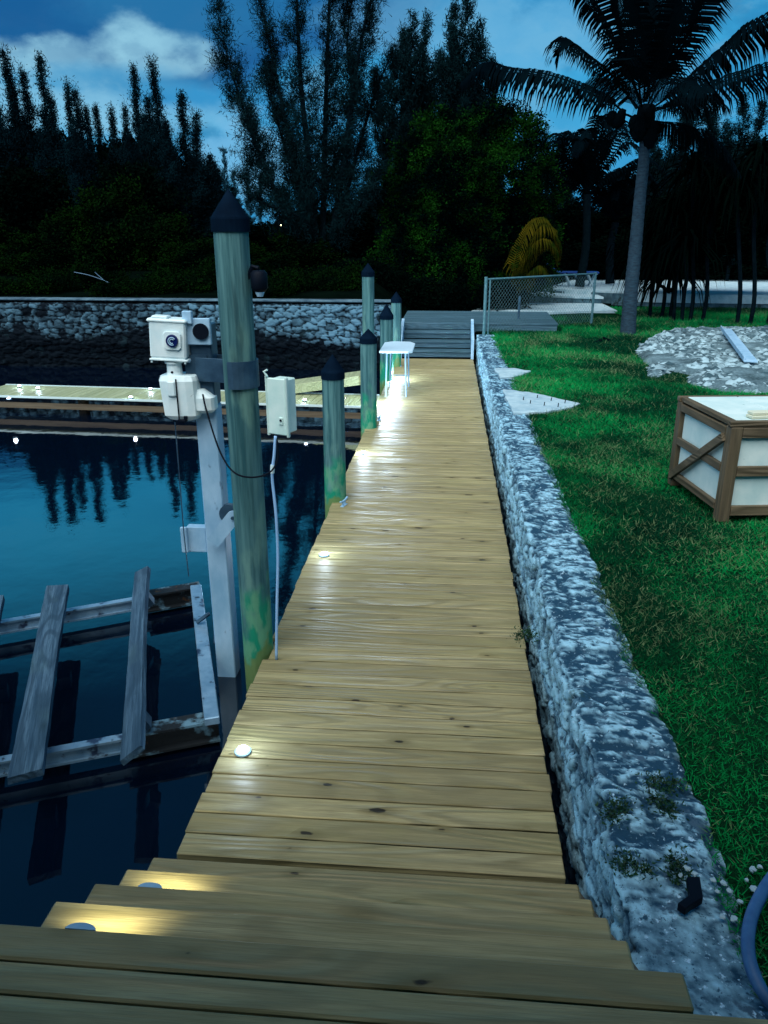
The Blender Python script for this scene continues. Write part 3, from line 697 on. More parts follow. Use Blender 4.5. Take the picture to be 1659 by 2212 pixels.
# motor cover
m0 = AY(385, 862, 4.26); mc = thing('motor_cover', 'white bulging plastic motor cover hanging below the gearbox on the lift post', 'motor cover', m0)
def loft(name, secs, m, parent, smooth=False):
    """secs: list of (z, halfx, halfy, cx, cy, corner)"""
    mb = MB(); n = 20
    for (z_, hx, hy, cx, cy_, e) in secs:
        for k in range(n):
            a = 2*math.pi*(k+.5)/n; c_, s_ = math.cos(a), math.sin(a)
            q = (abs(c_)**e + abs(s_)**e)**(-1/e); mb.v.append((cx+hx*c_*q, cy_+hy*s_*q, z_))
    mb.p = [0.0]*len(mb.v); k_ = len(secs)
    for i in range(k_-1): mb.f += [(i*n+k, i*n+(k+1) % n, (i+1)*n+(k+1) % n, (i+1)*n+k) for k in range(n)]
    mb.f += [tuple(range(n))[::-1], tuple((k_-1)*n+k for k in range(n))]
    return mb.build(name, m, parent, smooth=smooth)
loft('shell', [(-.135, .055, .05, .01, .09, 3.5), (-.125, .085, .075, .005, .09, 4), (-.10, .105, .09, .0, .09, 5), (.10, .112, .095, -.008, .09, 5), (.125, .105, .085, -.008, .09, 4), (.130, .09, .07, -.008, .09, 3.5)], M['white'], mc)
loft('side_bulge', [(-.09, .05, .05, .125, .09, 3), (-.07, .075, .07, .12, .09, 3.5), (.0, .072, .07, .12, .09, 3.5), (.045, .03, .05, .10, .09, 3)], M['white'], mc)
mb = MB(); mb.box((-.030, -.010, .06), (.05, .02, .09), ch=.008); mb.build('front_rib', M['white'], mc)
mb = MB(); mb.box((-.002, -.008, .0), (.006, .008, .23)); mb.build('seam', M['black'], mc)
mb = MB(); mb.box((.01, .02, -.128), (.05, .06, .016), ch=.003); mb.box((.035, -.002, -.108), (.02, .012, .02)); mb.build('drain_slot', M['black'], mc)
# lift cable
mb = MB(); a = AY(378, 912, 4.36); b = AY(397, 1150, 4.36); mb.tube([a, (a+b)/2, b, AZ(440, 1350, .05)*0+Vector((b.x+.005, b.y, b.z-.3))], .0035, 6)
tag(mb.build('lift_cable', M['galv']), 'thin steel cable dropping from the motor cover to the bracket by the water', 'cable')
# control box
c0 = AY(602, 878, 4.12); cb_ = thing('control_box', 'white weathered control box with a small latch on the tall piling', 'control box', c0); cb_.rotation_euler = (0, 0, R(-24))
mb = MB(); mb.box((0, .045, 0), (.105, .10, .30), ch=.006); mb.build('box_body', M['boxw'], cb_)
mb = MB(); mb.box((0, -.012, .0), (.125, .016, .315), ch=.006); mb.build('cover', M['boxw'], cb_)
mb = MB(); mb.box((.066, -.010, 0), (.012, .026, .335), ch=.005); mb.box((-.066, -.010, 0), (.012, .026, .335), ch=.005); mb.build('cover_rim', M['boxw'], cb_)
mb = MB(); mb.box((.028, -.023, -.075), (.026, .008, .042), ch=.003); l_ = mb.build('latch', M['boxw'], cb_)
mb = MB(); mb.tube([(.030, -.027, -.07), (.030, -.031, -.07)], .007, 10); mb.build('keyhole', M['black'], l_)
mb = MB(); mb.tube([(-.055, -.02, .165), (-.07, -.025, .19), (-.05, -.02, .20)], .007, 6); mb.build('hasp', M['boxw'], cb_)
# cables
def spline(pts, n=8):
    P = [Vector(p) for p in pts]; P = [P[0]*2-P[1]] + P + [P[-1]*2-P[-2]]; out = []
    for i in range(1, len(P)-2):
        for k in range(n):
            t_ = k/n; a, b, c_, d = P[i-1], P[i], P[i+1], P[i+2]
            out.append(.5*((2*b)+(c_-a)*t_+(2*a-5*b+4*c_-d)*t_*t_+(3*b-a-3*c_+d)*t_**3))
    out.append(P[-2]); return out
pw = [AY(438, 852, 4.27), AY(447, 890, 4.22), AY(475, 975, 4.13), AY(505, 1020, 4.06), AY(545, 1031, 4.03), AY(583, 1020, 4.04), AY(600, 990, 4.08), AY(598, 950, 4.1), AY(594, 944, 4.11)]
mb = MB(); mb.tube(spline(pw), .0052, 7); tag(mb.build('power_cable', M['black'], smooth=True), 'black cable looping from the motor cover under the white control box', 'cable')
cd = [AY(595, 942, 4.10), AY(592, 985, 4.09), AY(588, 1030, 4.08), AY(596, 1110, 4.07), AY(600, 1200, 4.08), AY(598, 1320, 4.09), AZ(597, 1424, 0)]
mb = MB(); mb.tube(spline(cd), .0085, 8); t = mb.build('conduit', M['conduit'], smooth=True); tag(t, 'light blue conduit running down the near piling from the control box to the deck', 'conduit')
mb = MB(); a = AY(589, 1004, 4.085); b = AY(588, 1022, 4.082); mb.tube([a, b], .0125, 10); mb.build('coupler', M['white'], t)

# ---------------------------------------------------------------- boat lift cradle
cr = thing('boat_lift_cradle', 'half sunken metal boat lift cradle carrying two weathered bunk boards', 'boat lift cradle', (-2, 4.2, WZ)); ci = Vector((-2, 4.2, WZ))
def ibeam(mb, a, b, w, h, cut=0.0):
    a = Vector(a)-ci; b = Vector(b)-ci; d = b-a; L = d.length; rt = align(d); c_ = (a+b)/2
    mb.box(c_+rt@Vector((0, 0, h/2)), (w, L, .014), rot=rt); mb.box(c_-rt@Vector((0, 0, h/2)), (w, L, .014), rot=rt); mb.box(c_, (.016, L, h-.016), rot=rt)
zb = -.20
nr = AZ(470, 1545, zb+.07); nl = AZ(0, 1632, zb+.07); fr = AZ(432, 1262, zb+.07); fl = AZ(0, 1336, zb+.07)
nr.z = nl.z = fr.z = fl.z = zb
ndir = (nl-nr).normalized(); fdir = (fl-fr).normalized()
mb = MB(); ibeam(mb, nr+ndir*.50, nr+ndir*4.5, .055, .08); mb.build('front_beam', M['beam'], cr)
mb = MB(); ibeam(mb, nr, nr+ndir*.52, .11, .13); mb.build('rusty_beam_end', M['rust'], cr)
mb = MB(); ibeam(mb, fr+fdir*.40, fr+fdir*5, .055, .08); mb.build('rear_beam', M['beam'], cr)
mb = MB(); ibeam(mb, fr, fr+fdir*.42, .11, .13); mb.build('rusty_beam_end', M['rust'], cr)
mb = MB(); a = AZ(424, 1275, zb+.10); b = AZ(457, 1548, zb+.10); d = b-a; mb.box((a+b)/2-ci, (.085, d.length+.1, .05), rot=align(d), ch=.005); mb.build('side_beam', M['beam'], cr)
mb = MB()
p0 = AZ(425, 1345, zb+.14); p1 = AZ(452, 1325, zb+.20); p2 = AZ(468, 1330, zb+.2); p3 = AZ(466, 1390, zb+.1)
mb.tube([p0-ci, p1-ci], .014, 6); mb.tube([p2-ci, p3-ci], .016, 6); mb.build('gusset', M['galv'], cr)
def bunk(px, z, th, label, tilt=0):
    c4 = [AZ(x, y, z) for x, y in px]; top = (c4[0]+c4[1])/2; bot = (c4[2]+c4[3])/2; d = bot-top; w = ((c4[1]-c4[0]).length+(c4[3]-c4[2]).length)/2
    t = thing('bunk_board', label, 'bunk board', (top+bot)/2, 'weathered boards lying across the boat lift cradle')
    rt = Matrix.Identity(3); t.rotation_euler = (align(d) @ Matrix.Rotation(tilt, 3, 'Y')).to_euler(); mb = MB(); mb.pid = random.random()
    n = 24; L_ = d.length; ring = []
    for k in range(n+1):
        y = -L_/2+L_*k/n; a_ = w*.46+.0015*math.sin(k*1.7)+.003*math.sin(k*.3+1); q = .008*math.sin(k*.2); sk = .05*(k/n-.5)
        ring += [(-a_, y-sk*(k in (0, n)), -th/2+q), (a_, y, -th/2+q), (a_-.004, y, th/2+q), (-a_+.004, y-sk*(k in (0, n)), th/2+q)]
    mb.add(ring, [(k*4+j, k*4+(j+1) % 4, k*4+4+(j+1) % 4, k*4+4+j) for k in range(n) for j in range(4)]+[(3, 2, 1, 0), (n*4, n*4+1, n*4+2, n*4+3)])
    m2 = M['bunk']; o = mb.build('board', m2, t)
    for k in (-.33, .33): mb = MB(); mb.box(rt@Vector((0, d.length*k, -th/2-.05)), (w*.5, .10, .10), rot=rt); mb.build('bracket', M['galv'], t)
    # rotate the grain with the board: the board is built straight and turned as an object
    return t
bunk([(100, 1270), (150, 1265), (95, 1672), (12, 1685)], .02, .04, 'wide grey bunk board lying flat across the cradle, left of the narrow one')
bunk([(300, 1228), (316, 1235), (298, 1612), (268, 1655)], .04, .035, 'narrow twisted grey bunk board nearer the lift post', tilt=.5)
bunk([(-40, 1292), (10, 1290), (-60, 1690), (-140, 1700)], .02, .04, 'grey bunk board mostly cut off by the left edge')

# ---------------------------------------------------------------- far dock
fd = thing('finger_dock', 'pale lit plank dock crossing the canal behind the pilings', 'dock', (-4.5, 12.2, 0)); fi = Vector((-4.5, 12.2, 0))
a0 = AZ(-60, 852, 0); a1 = AZ(800, 878, 0); dd = (a1-a0).normalized(); nn = Vector((-dd.y, dd.x, 0)); rt = align(nn)
L = (a1-a0).length; wd = .90; mb = MB(); s_ = 0
while s_ < L:
    mb.pid = random.random(); c_ = a0+dd*(s_+.06)+nn*wd/2-fi; mb.box((c_.x, c_.y, -.019), (.118, wd, .036), rot=rt, ch=.003); s_ += .124
FDW = wood_deck('finger_dock_wood', (.36, .40, .22), (.50, .54, .33), axis=1, knots=False)
mb.build('decking', FDW, fd)
mb = MB(); rd = align(dd)
for k in (0, 1):
    c_ = (a0+a1)/2+nn*(wd*k)-fi; mb.box((c_.x, c_.y-.03*(1-k)+.03*k, -.008), (.03, L, .03), rot=rd)
mb.build('edge_trim', mat('lit_trim', (.50, .62, .62), rough=.5), fd)  # light along the dock edge is put into this pale colour
mb = MB(); c_ = (a0+a1)/2-fi; mb.box((c_.x, c_.y+.01, -.155), (.035, L, .09), rot=rd); mb.build('fascia', M['fascia'], fd)
for k in range(1, 4): mb = MB(); c_ = a0+dd*(L*k/4)+nn*.5-fi; mb.tube([(c_.x, c_.y, -1.4), (c_.x, c_.y, -.06)], .09, 10); mb.build('support_post', M['fascia'], fd)
gp = thing('gangplank', 'tilted pale gangplank joining the crossing dock behind the short piling', 'gangplank', AZ(700, 846, .05)); gi = AZ(700, 846, .05)
A_, B_ = AY(620, 830, 12.5)-gi, AY(800, 806, 12.5)-gi; d = B_-A_; rt = align(d)
mb = MB(); mb.pid = .3; mb.box((A_+B_)/2+Vector((0, .30, -.05)), (.62, d.length, .04), rot=rt, ch=.004); mb.build('walkway', FDW, gp)
mb = MB(); mb.pid = .6; mb.box((A_+B_)/2+Vector((0, -.02, -.09)), (.04, d.length, .15), rot=rt, ch=.004); mb.build('side_rail', FDW, gp)

# ---------------------------------------------------------------- lamps
def lamp(parent, loc, power, col, rad=.025, kind='POINT', rot=None, spot=None):
    ld = bpy.data.lights.new('bulb', kind); ld.energy = power; ld.color = col
    if kind != 'AREA': ld.shadow_soft_size = rad
    if spot: ld.spot_size = spot; ld.spot_blend = 1.0
    lo_ = bpy.data.objects.new('bulb', ld); C.objects.link(lo_); lo_.parent = parent; lo_.location = loc
    if rot: lo_.rotation_euler = rot
    return lo_
def dock_light(p, label, power, col=(.62, .80, 1), grp='small round lights along the dock edge', big=1.0):
    t = thing('deck_light', label, 'deck light', (p[0], p[1], p[2]), grp)
    mb = MB(); mb.tube([(0, 0, 0), (0, 0, .010), (0, 0, .016)], [.042*big, .042*big, .034*big], 16); mb.build('base', M['metal'], t)
    mb = MB(); mb.tube([(0, 0, .016), (0, 0, .024), (0, 0, .030)], [.030*big, .026*big, .012*big], 14); mb.build('lens', M['lens'], t, smooth=True)
    lamp(t, (0, 0, .06 if power < 1 else .13), power*.9, col, .03)
    return t
DLIGHTS = [((525, 1625), 'nearest glowing light on the left edge of the deck', 1.7), ((700, 1200), 'second glowing deck light from the steps, past the near piling', 2.6),
  ((785, 980), 'glowing deck light just before the far group of pilings', 6), ((831, 873), 'glowing deck light at the foot of the white table', 26),
  ((853, 820), 'lower of the two glowing deck lights seen between the table legs', 44), ((863, 791), 'upper of the two glowing deck lights seen between the table legs', 52)]
for (px, lb, pwr) in DLIGHTS:
    p = AZ(px[0], px[1], .002); dock_light(p, lb, pwr)
for k, (px, lb) in enumerate([((10, 866), 'glowing light at the front left of the crossing dock'), ((46, 834), 'glowing light at the back left corner of the crossing dock'), ((86, 838), 'glowing light on the back edge of the crossing dock, right of the corner one'),
    ((276, 863), 'glowing light on the front edge of the crossing dock left of the motor cover'), ((328, 840), 'glowing light on the back edge of the crossing dock beside the motor cover'), ((655, 869), 'glowing light on the crossing dock behind the control box')]):
    p = AZ(px[0], px[1], .012); p.y = p.y+(.03 if px[1] > 850 else -.06); p.y += (.10 if px[1] > 850 else 0); dock_light(p, lb, .8, grp='small round lights along the crossing dock', big=.9)
# lights under the stair nosings
for (px, kstep, lb) in (((178, 1990), 5, 'half round step light under the edge of the top landing'), ((325, 1908), 3, 'half round step light under the middle tread')):
    z = .163*kstep; yf = 2.317-.2257*(kstep-1); x = AZ(px[0], px[1], z).x
    t = thing('step_light', lb, 'step light', (x, yf, z-.018), 'half round lights on the steps')
    mb = MB(); n = 12; poly = [(.040*math.cos(math.pi*k/n), .002+.020*math.sin(math.pi*k/n), .010) for k in range(n+1)]
    mb.prism(poly, (0, 0, -.022)); mb.build('hood', M['metal'], t)
    mb = MB(); poly = [(.030*math.cos(math.pi*k/n), .002+.014*math.sin(math.pi*k/n), -.012) for k in range(n+1)]; mb.prism(poly, (0, 0, -.006)); mb.build('lens', M['lensw'], t)
    lamp(t, (0, .035, -.040), 3.2, (1, .93, .58), .008, kind='SPOT', rot=(R(48), 0, 0), spot=R(110))

# ---------------------------------------------------------------- small things on the dock
def cleat(px, label):
    p = AZ(px[0], px[1], 0); t = thing('dock_cleat', label, 'cleat', p, 'cleats on the dock edge', rz=R(75))
    mb = MB(); mb.tube(spline([(-.085, 0, .062), (-.04, 0, .050), (0, 0, .050), (.04, 0, .050), (.085, 0, .062)], 4), .010, 8); mb.build('horn', M['metal'], t, smooth=True)
    mb = MB()
    for dx in (-.025, .025): mb.tube([(dx, 0, 0), (dx, 0, .05)], .010, 8)
    mb.box((0, 0, .004), (.11, .035, .008), ch=.002); mb.build('foot', M['metal'], t)
cleat((743, 1092), 'metal cleat on the deck edge beside the short piling'); cleat((819, 908), 'metal cleat beside the far deck lights')
# table
tb = thing('cleaning_table', 'white fish cleaning table on thin legs at the far left of the deck', 'table', (-.83, 12.9, 0))
zt = AY(846, 757, 12.4).z; mb = MB()
poly = [(-.26, -.58), (.20, -.58), (.27, -.50), (.27, .42), (.18, .62), (-.12, .66), (-.26, .5)]
mb.prism([(x, y, zt-.0) for x, y in poly], (0, 0, -.035)); mb.build('tabletop', M['tabw'], tb, bevel=.008)
for x in (-.15, .15):
    for y_ in (-.42, .45): mb = MB(); mb.tube([(x*1.1, y_*1.05, 0), (x, y_, zt-.035)], .013, 8); mb.build('leg', M['metal'], tb)
for y_ in (-.43, .46): mb = MB(); mb.tube([(-.155, y_, .2), (.155, y_, .2)], .009, 6); mb.build('crossbar', M['metal'], tb)
# debris
def pebble_mesh(mb, c, r, sq=.6, sd=0):
    rr = np.random.default_rng(sd); n, k = 7, 4; vs = []; 
    for i in range(1, k):
        ph = math.pi*i/k
        for j in range(n):
            a = 2*math.pi*j/n; q = r*(1+rr.uniform(-.28, .28)); vs.append((c[0]+q*math.sin(ph)*math.cos(a), c[1]+q*math.sin(ph)*math.sin(a), c[2]+q*sq*math.cos(ph)))
    vs += [(c[0], c[1], c[2]+r*sq), (c[0], c[1], c[2]-r*sq)]; fs = []
    for i in range(k-2):
        for j in range(n): fs.append((i*n+j, (i+1)*n+j, (i+1)*n+(j+1) % n, i*n+(j+1) % n))
    for j in range(n): fs.append((len(vs)-2, j, (j+1) % n)); fs.append((len(vs)-1, (k-2)*n+(j+1) % n, (k-2)*n+j))
    mb.add(vs, fs)
for k, (px, r) in enumerate([((1500, 1892), .012), ((1540, 1905), .010), ((1563, 1912), .012), ((1575, 1928), .010), ((1549, 1930), .007), ((1628, 1925), .013), ((1640, 1876), .010), ((1625, 1882), .012), ((1612, 1905), .008), ((1597, 1952), .010), ((1483, 1880), .012), ((1470, 1895), .009), ((1560, 1985), .011), ((1585, 1990), .012)]):
    p = AZ(px[0], px[1], LZ+.02); mb = MB(); pebble_mesh(mb, (0, 0, 0), r, .6, k); o = mb.build('pebble', M['sand']); o.location = p + Vector((0, 0, .008))
    tag(o, 'small white pebble among those on the wall and grass edge beside the hose', 'pebble', 'white pebbles near the hose')
mb = MB(); pp = [AZ(x, y, LZ+.055) for x, y in ((1484, 1893), (1512, 1893), (1519, 1938), (1497, 1951), (1481, 1962), (1464, 1950), (1490, 1932))]
mb.prism(pp, (0, 0, -.03)); tag(mb.build('plastic_offcut', M['black'], bevel=.003), 'black bent plastic offcut lying on top of the stone wall', 'debris')
hp = [AZ(x, y, LZ+z_) for x, y, z_ in ((1780, 1800, .08), (1700, 1862, .10), (1655, 1915, .11), (1622, 1985, .11), (1617, 2060, .10), (1640, 2130, .08), (1680, 2180, .06), (1760, 2240, .05))]
sp = spline(hp, 34); mb = MB(); mb.tube(sp, [.0170+.0022*(i % 2) for i in range(len(sp))], 12); tag(mb.build('ribbed_hose', M['hose'], smooth=True), 'blue ribbed hose curving over the grass beside the end of the wall', 'hose')
for k, (x, y) in enumerate(((1291, 738), (1310, 733))):
    p = AZ(x, y, LZ+.04); mb = MB(); mb.box((0, 0, 0), (.18, .10, .05), rot=Matrix.Rotation(.4*(k*2-1), 3, 'Y'), ch=.02); o = mb.build('fallen_leaf_clump', M['coco']); o.location = p
    tag(o, ('left' if k == 0 else 'right')+' one of two small dark clumps lying together on the far lawn', 'leaf clump')

# ---------------------------------------------------------------- crate
CA = AZ(1549, 1132, LZ); rz = R(7); ck = thing('shipping_crate', 'wood framed crate with white foam panels standing on the lawn', 'crate', CA, rz=rz)
cw, cd_, ch_ = 1.35, .96, .76; t_ = .085
def cbox(name, c, d, m=None, rot=None, ch=.004, n=1):
    mb = MB(); mb.pid = random.random(); mb.box(c, d, rot=rot, ch=ch); return mb.build(name, m or M['crate'], ck)
for x in (t_/2, cw-t_/2):
    for y in (t_/2, cd_-t_/2): cbox('corner_post', (x, y, ch_/2-.01), (t_, t_, ch_-.05))
WX = wood_deck('crate_wood_rails', (.09, .068, .040), (.18, .135, .08), rough=.7, axis=0, knots=False); WY = wood_deck('crate_wood_side', (.09, .068, .040), (.18, .135, .08), rough=.7, axis=1, knots=False)
for z in (.10, .40, ch_-.075):
    cbox('front_rail', (cw/2, .012, z), (cw-2*t_-.004, .03, .075), WX); cbox('back_rail', (cw/2, cd_-.012, z), (cw-2*t_-.004, .03, .075), WX)
for z in (.12, .41, ch_-.075):
    cbox('side_rail', (.010, cd_/2, z), (.03, cd_-2*t_-.004, .06), WY)
a = Vector((-.008, t_, ch_-.12)); b = Vector((-.008, cd_-t_*.7, .10)); d = b-a
cbox('diagonal_brace', (a+b)/2, (.03, d.length, .065), WY, rot=align(d))
cbox('front_panel', (cw/2, .045, ch_/2), (cw-2*t_-.01, .02, ch_-.16), M['foam']); cbox('back_panel', (cw/2, cd_-.045, ch_/2), (cw-2*t_-.01, .02, ch_-.16), M['foam'])
cbox('side_panel', (.045, cd_/2, ch_/2), (.02, cd_-2*t_-.01, ch_-.16), M['foam']); cbox('side_panel', (cw-.045, cd_/2, ch_/2), (.02, cd_-2*t_-.01, ch_-.16), M['foam'])
for y in (.03, cd_-.03): mb = MB(); mb.pid = .2+y; mb.box((cw/2, y, ch_-.012), (cw+.02, .05, .04), ch=.004); mb.build('top_rail', WX, ck)
for x in (.03, cw-.03): mb = MB(); mb.pid = .7+x; mb.box((x, cd_/2, ch_-.012), (.05, cd_-.12, .036), ch=.004); mb.build('top_rail', WY, ck)
for k in range(3): mb = MB(); mb.box((.06+.2+.412*k, cd_/2, ch_-.006), (.404, cd_-.115, .026), ch=.004); mb.build('top_panel', M['foam'], ck)
pk = thing('foam_offcut', 'cream flat offcut lying on the crate top at its front left corner', 'offcut', CA+Vector((.25, .15, ch_+.009)), rz=R(12))
mb = MB(); mb.box((.05, 0, .012), (.30, .085, .022), ch=.004); mb.build('lower_sheet', M['cream'], pk); mb = MB(); mb.box((.045, .008, .036), (.27, .075, .022), ch=.004); mb.build('upper_sheet', M['cream'], pk)

# ---------------------------------------------------------------- rubble patch and board
def inpoly(x, y, poly):
    r_ = np.zeros(x.shape, bool); n = len(poly)
    for i in range(n):
        x1, y1 = poly[i]; x2, y2 = poly[(i+1) % n]
        c_ = ((y1 > y) != (y2 > y)) & (x < (x2-x1)*(y-y1)/(y2-y1+1e-9)+x1); r_ ^= c_
    return r_
RP = [tuple(AZ(x, y, LZ)[:2]) for x, y in ((1374, 752), (1400, 735), (1430, 722), (1500, 713), (1600, 714), (1720, 718), (1760, 760), (1760, 850), (1659, 850), (1560, 848), (1500, 835), (1478, 826), (1490, 812), (1455, 805), (1420, 818), (1395, 815), (1397, 790), (1376, 770))]
gx, gy = np.meshgrid(np.arange(2.4, 9, .05), np.arange(10, 19, .05)); ins = inpoly(gx, gy, RP)
# distance-ish mound
hh = ins.astype(float)
for _ in range(9): hh[1:-1, 1:-1] = (hh[:-2, 1:-1]+hh[2:, 1:-1]+hh[1:-1, :-2]+hh[1:-1, 2:]+hh[1:-1, 1:-1])/5*ins[1:-1, 1:-1]
zz = LZ-.05 + hh*.15 + .10*(fbm(gx*2, gy*2, 0, 50)-.5)*hh + .05*(fbm(gx*9, gy*9, 0, 51)-.5)*hh
V = np.stack([gx.ravel(), gy.ravel(), zz.ravel()], 1); F = gridfaces(*gx.shape); kp = ins.ravel()[F].any(1)
def compact(V, F):
    u, inv_ = np.unique(F.ravel(), return_inverse=True); return V[u], inv_.reshape(F.shape), u
Vc, Fc, u_ = compact(V, F[kp])
heap = npmesh('rubble', Vc, Fc, mat('rubble_grit', (.015, .04, .05), (.15, .24, .28), scale=28, rough=.95, attr='tone', bump=.7, bscale=60), attrs={'tone': fbm(Vc[:, 0]*6, Vc[:, 1]*6, 0, 60)})
tag(heap, 'grey stone rubble spread over the lawn behind the crate', 'rubble', kind='stuff')
rx = RNG.uniform(2.4, 8.6, 17000); ry = RNG.uniform(10.3, 18.6, 17000); k = inpoly(rx, ry, RP); rx, ry = rx[k], ry[k]
k = fbm(rx*1.6, ry*1.2, 0, 71) > .40; rx, ry = rx[k], ry[k]
def rocks(xs, ys, z0, rmin, rmax, m, name, parent=None, flat=.5):
    n = len(xs); base = np.array([(1, 0, 0), (.4, .9, 0), (-.7, .7, .05), (-1, -.2, 0), (-.3, -1, .05), (.7, -.75, 0), (.35, .1, .9), (-.4, .15, .8), (0, -.4, .85)])
    fc = np.array([(0, 1, 6), (1, 7, 6), (1, 2, 7), (2, 3, 7), (3, 8, 7), (3, 4, 8), (4, 5, 8), (5, 6, 8), (5, 0, 6), (6, 7, 8)])
    r_ = rmin+(rmax-rmin)*RNG.random(n)**3; a = RNG.uniform(0, 6.28, n); el = RNG.uniform(.5, 1, n)
    V = base[None]*(1+.25*RNG.standard_normal((n, 9, 3))); V[:, :, 1] *= el[:, None]; V[:, :, 2] *= flat*RNG.uniform(.5, 1.3, (n, 1))
    x = V[:, :, 0]*np.cos(a)[:, None]-V[:, :, 1]*np.sin(a)[:, None]; y = V[:, :, 0]*np.sin(a)[:, None]+V[:, :, 1]*np.cos(a)[:, None]
    V = np.stack([x*r_[:, None]+xs[:, None], y*r_[:, None]+ys[:, None], V[:, :, 2]*r_[:, None]+z0[:, None]], 2).reshape(-1, 3)
    F = (fc[None]+(np.arange(n)*9)[:, None, None]).reshape(-1, 3); tone = np.repeat(RNG.random(n), 9)
    return npmesh(name, V, F, m, parent, attrs={'tone': tone})
ih = np.clip(((ry-10)/.05).astype(int), 0, gx.shape[0]-1); iw = np.clip(((rx-2.4)/.05).astype(int), 0, gx.shape[1]-1)
rocks(rx, ry, zz[ih, iw]-.005, .015, .10, M['rub'], 'loose_stones', heap)
mb = MB(); a = AZ(1568, 711, LZ+.22); b = AZ(1622, 781, LZ+.16); d = b-a; rt = align(d); c_ = (a+b)/2
mb.box((0, 0, 0), (.20, d.length, .03), rot=rt, ch=.004); mb.box(rt@Vector((.10, 0, .035)), (.02, d.length, .07), rot=rt, ch=.004)
o = mb.build('metal_flashing', M['metal']); o.location = c_; tag(o, 'long pale blue strip lying slantwise on the rubble', 'strip')

# ---------------------------------------------------------------- fence, patio walls, lounger
p1 = AZ(1045, 722, LZ+.03); p2 = AZ(1277, 700, LZ+.0); zt1 = AY(1045, 598, p1.y).z; zt2 = AY(1278, 588, p2.y).z
fn = thing('chain_link_fence', 'short chain link fence with round posts at the end of the stone wall', 'fence', (p1.x, p1.y, LZ)); f0 = Vector((p1.x, p1.y, LZ))
def ftube(name, pts, r): mb = MB(); mb.tube([Vector(p)-f0 for p in pts], r, 8); return mb.build(name, M['galvp'], fn)
M['galvp'] = mat('galvanised_pipe', (.05, .15, .18), (.10, .22, .26), scale=12, rough=.5)
ftube('post', [(p1.x, p1.y, LZ-.2), (p1.x, p1.y, zt1)], .033); ftube('post', [(p1.x+.09, p1.y+.05, LZ-.1), (p1.x+.09, p1.y+.05, zt1-.06)], .018)
ftube('post', [(p2.x, p2.y, LZ-.1), (p2.x, p2.y, zt2)], .03); ftube('top_rail', [(p1.x, p1.y, zt1-.05), (p2.x, p2.y, zt2-.03)], .020)
pm_ = AZ(1119, 706, LZ); zm = AY(1119, 640, pm_.y).z; mb = MB(); mb.tube([pm_-f0, Vector((pm_.x, pm_.y, zm))-f0], .028, 8); mb.build('short_post', M['galv'], fn)
mb = MB(); dx_ = (p2-p1); L = math.hypot(dx_.x, dx_.y); ux, uy = dx_.x/L, dx_.y/L; st_ = .095; H0 = LZ+.06
def hz(s): return zt1-.07+(zt2-zt1)*s/L
k = -20
while k*st_ < L+2:
    for sg in (1, -1):
        pts = []
        s0 = k*st_ if sg > 0 else k*st_+1.5
        za = H0; zb_ = hz(max(0, min(L, s0)));
        # clip the slanted wire to the panel
        sa, sb_ = s0, s0+sg*(zb_-za)
        q = [(sa, za), (sb_, zb_)]
        if sg < 0: q = q[::-1]
        (x0, y0), (x1, y1) = q
        if x1 <= 0 or x0 >= L: continue
        if x0 < 0: y0 += (y1-y0)*(0-x0)/(x1-x0); x0 = 0
        if x1 > L: y1 = y0+(y1-y0)*(L-x0)/(x1-x0); x1 = L
        mb.tube([Vector((p1.x+ux*x0, p1.y+uy*x0, y0))-f0, Vector((p1.x+ux*x1, p1.y+uy*x1, y1))-f0], .0022, 3, cap=False)
    k += 1
mb.build('wire_mesh', M['galvp'], fn)
# sand apron + raised patio
def sheet(name, pts, z, m, label, kind='structure', th=.0):
    mb = MB(); n = len(pts); mb.add([(p[0], p[1], z) for p in pts]+[(p[0], p[1], z-.25) for p in pts], [tuple(range(n))]+[(k+n, (k+1) % n+n, (k+1) % n, k) for k in range(n)])
    o = mb.build(name, m); tag(o, label, kind=kind); return o
AP = [AZ(x, y, LZ+.06) for x, y in ((1334, 671), (1250, 672), (1130, 676), (1015, 673), (1040, 663), (1130, 654), (1300, 655))]
sheet('sand_path', AP, LZ+.06, M['sand'], 'white sand strip in front of the patio steps')
ZP = AY(1400, 636, 24.6).z
def wallseg(mb, pts, z0, z1, th):
    for a, b in zip(pts[:-1], pts[1:]):
        a = Vector(a); b = Vector(b); d = b-a; mb.box(((a.x+b.x)/2, (a.y+b.y)/2+th/2, (z0+z1)/2), (th, d.length, z1-z0), rot=align(d), ch=.01)
pt = thing('patio_wall', 'low grey block wall with two curved steps edging the white patio', 'patio wall', (5, 25, LZ)); po = Vector((5, 25, LZ))
W0 = [Vector(v)-po for v in ((5.0, 24.9, LZ), (6.2, 24.6, LZ), (9, 24.3, LZ), (13, 24.1, LZ), (20, 24.1, LZ))]
mb = MB(); wallseg(mb, W0, -.1, ZP-LZ, .25); mb.build('retaining_wall', M['blockw'], pt)
zs1 = AY(1230, 641, 24.9).z-LZ
def AYp(x, y, Y): return AY(x, y, Y)-po
q1 = [AYp(1153, 640, 26.2), AYp(1190, 640, 25.5), AYp(1240, 640, 25.1), AYp(1303, 648, 24.9)]
for q in q1: q.z = 0
mb = MB(); wallseg(mb, q1, -.1, zs1-.06, .3); mb.build('step_face', M['blockw'], pt)
mb = MB(); n = len(q1); poly = [(q.x, q.y-.04, zs1) for q in q1]+[(q1[-1].x, q1[-1].y+1.6, zs1), (q1[0].x, q1[0].y+1.2, zs1)]; mb.prism(poly, (0, 0, -.06)); mb.build('step_top', M['sand'], pt)
q2 = [AYp(1176, 625, 27.0), AYp(1220, 630, 26.4), AYp(1280, 634, 26.0), AYp(1340, 634, 25.4)]
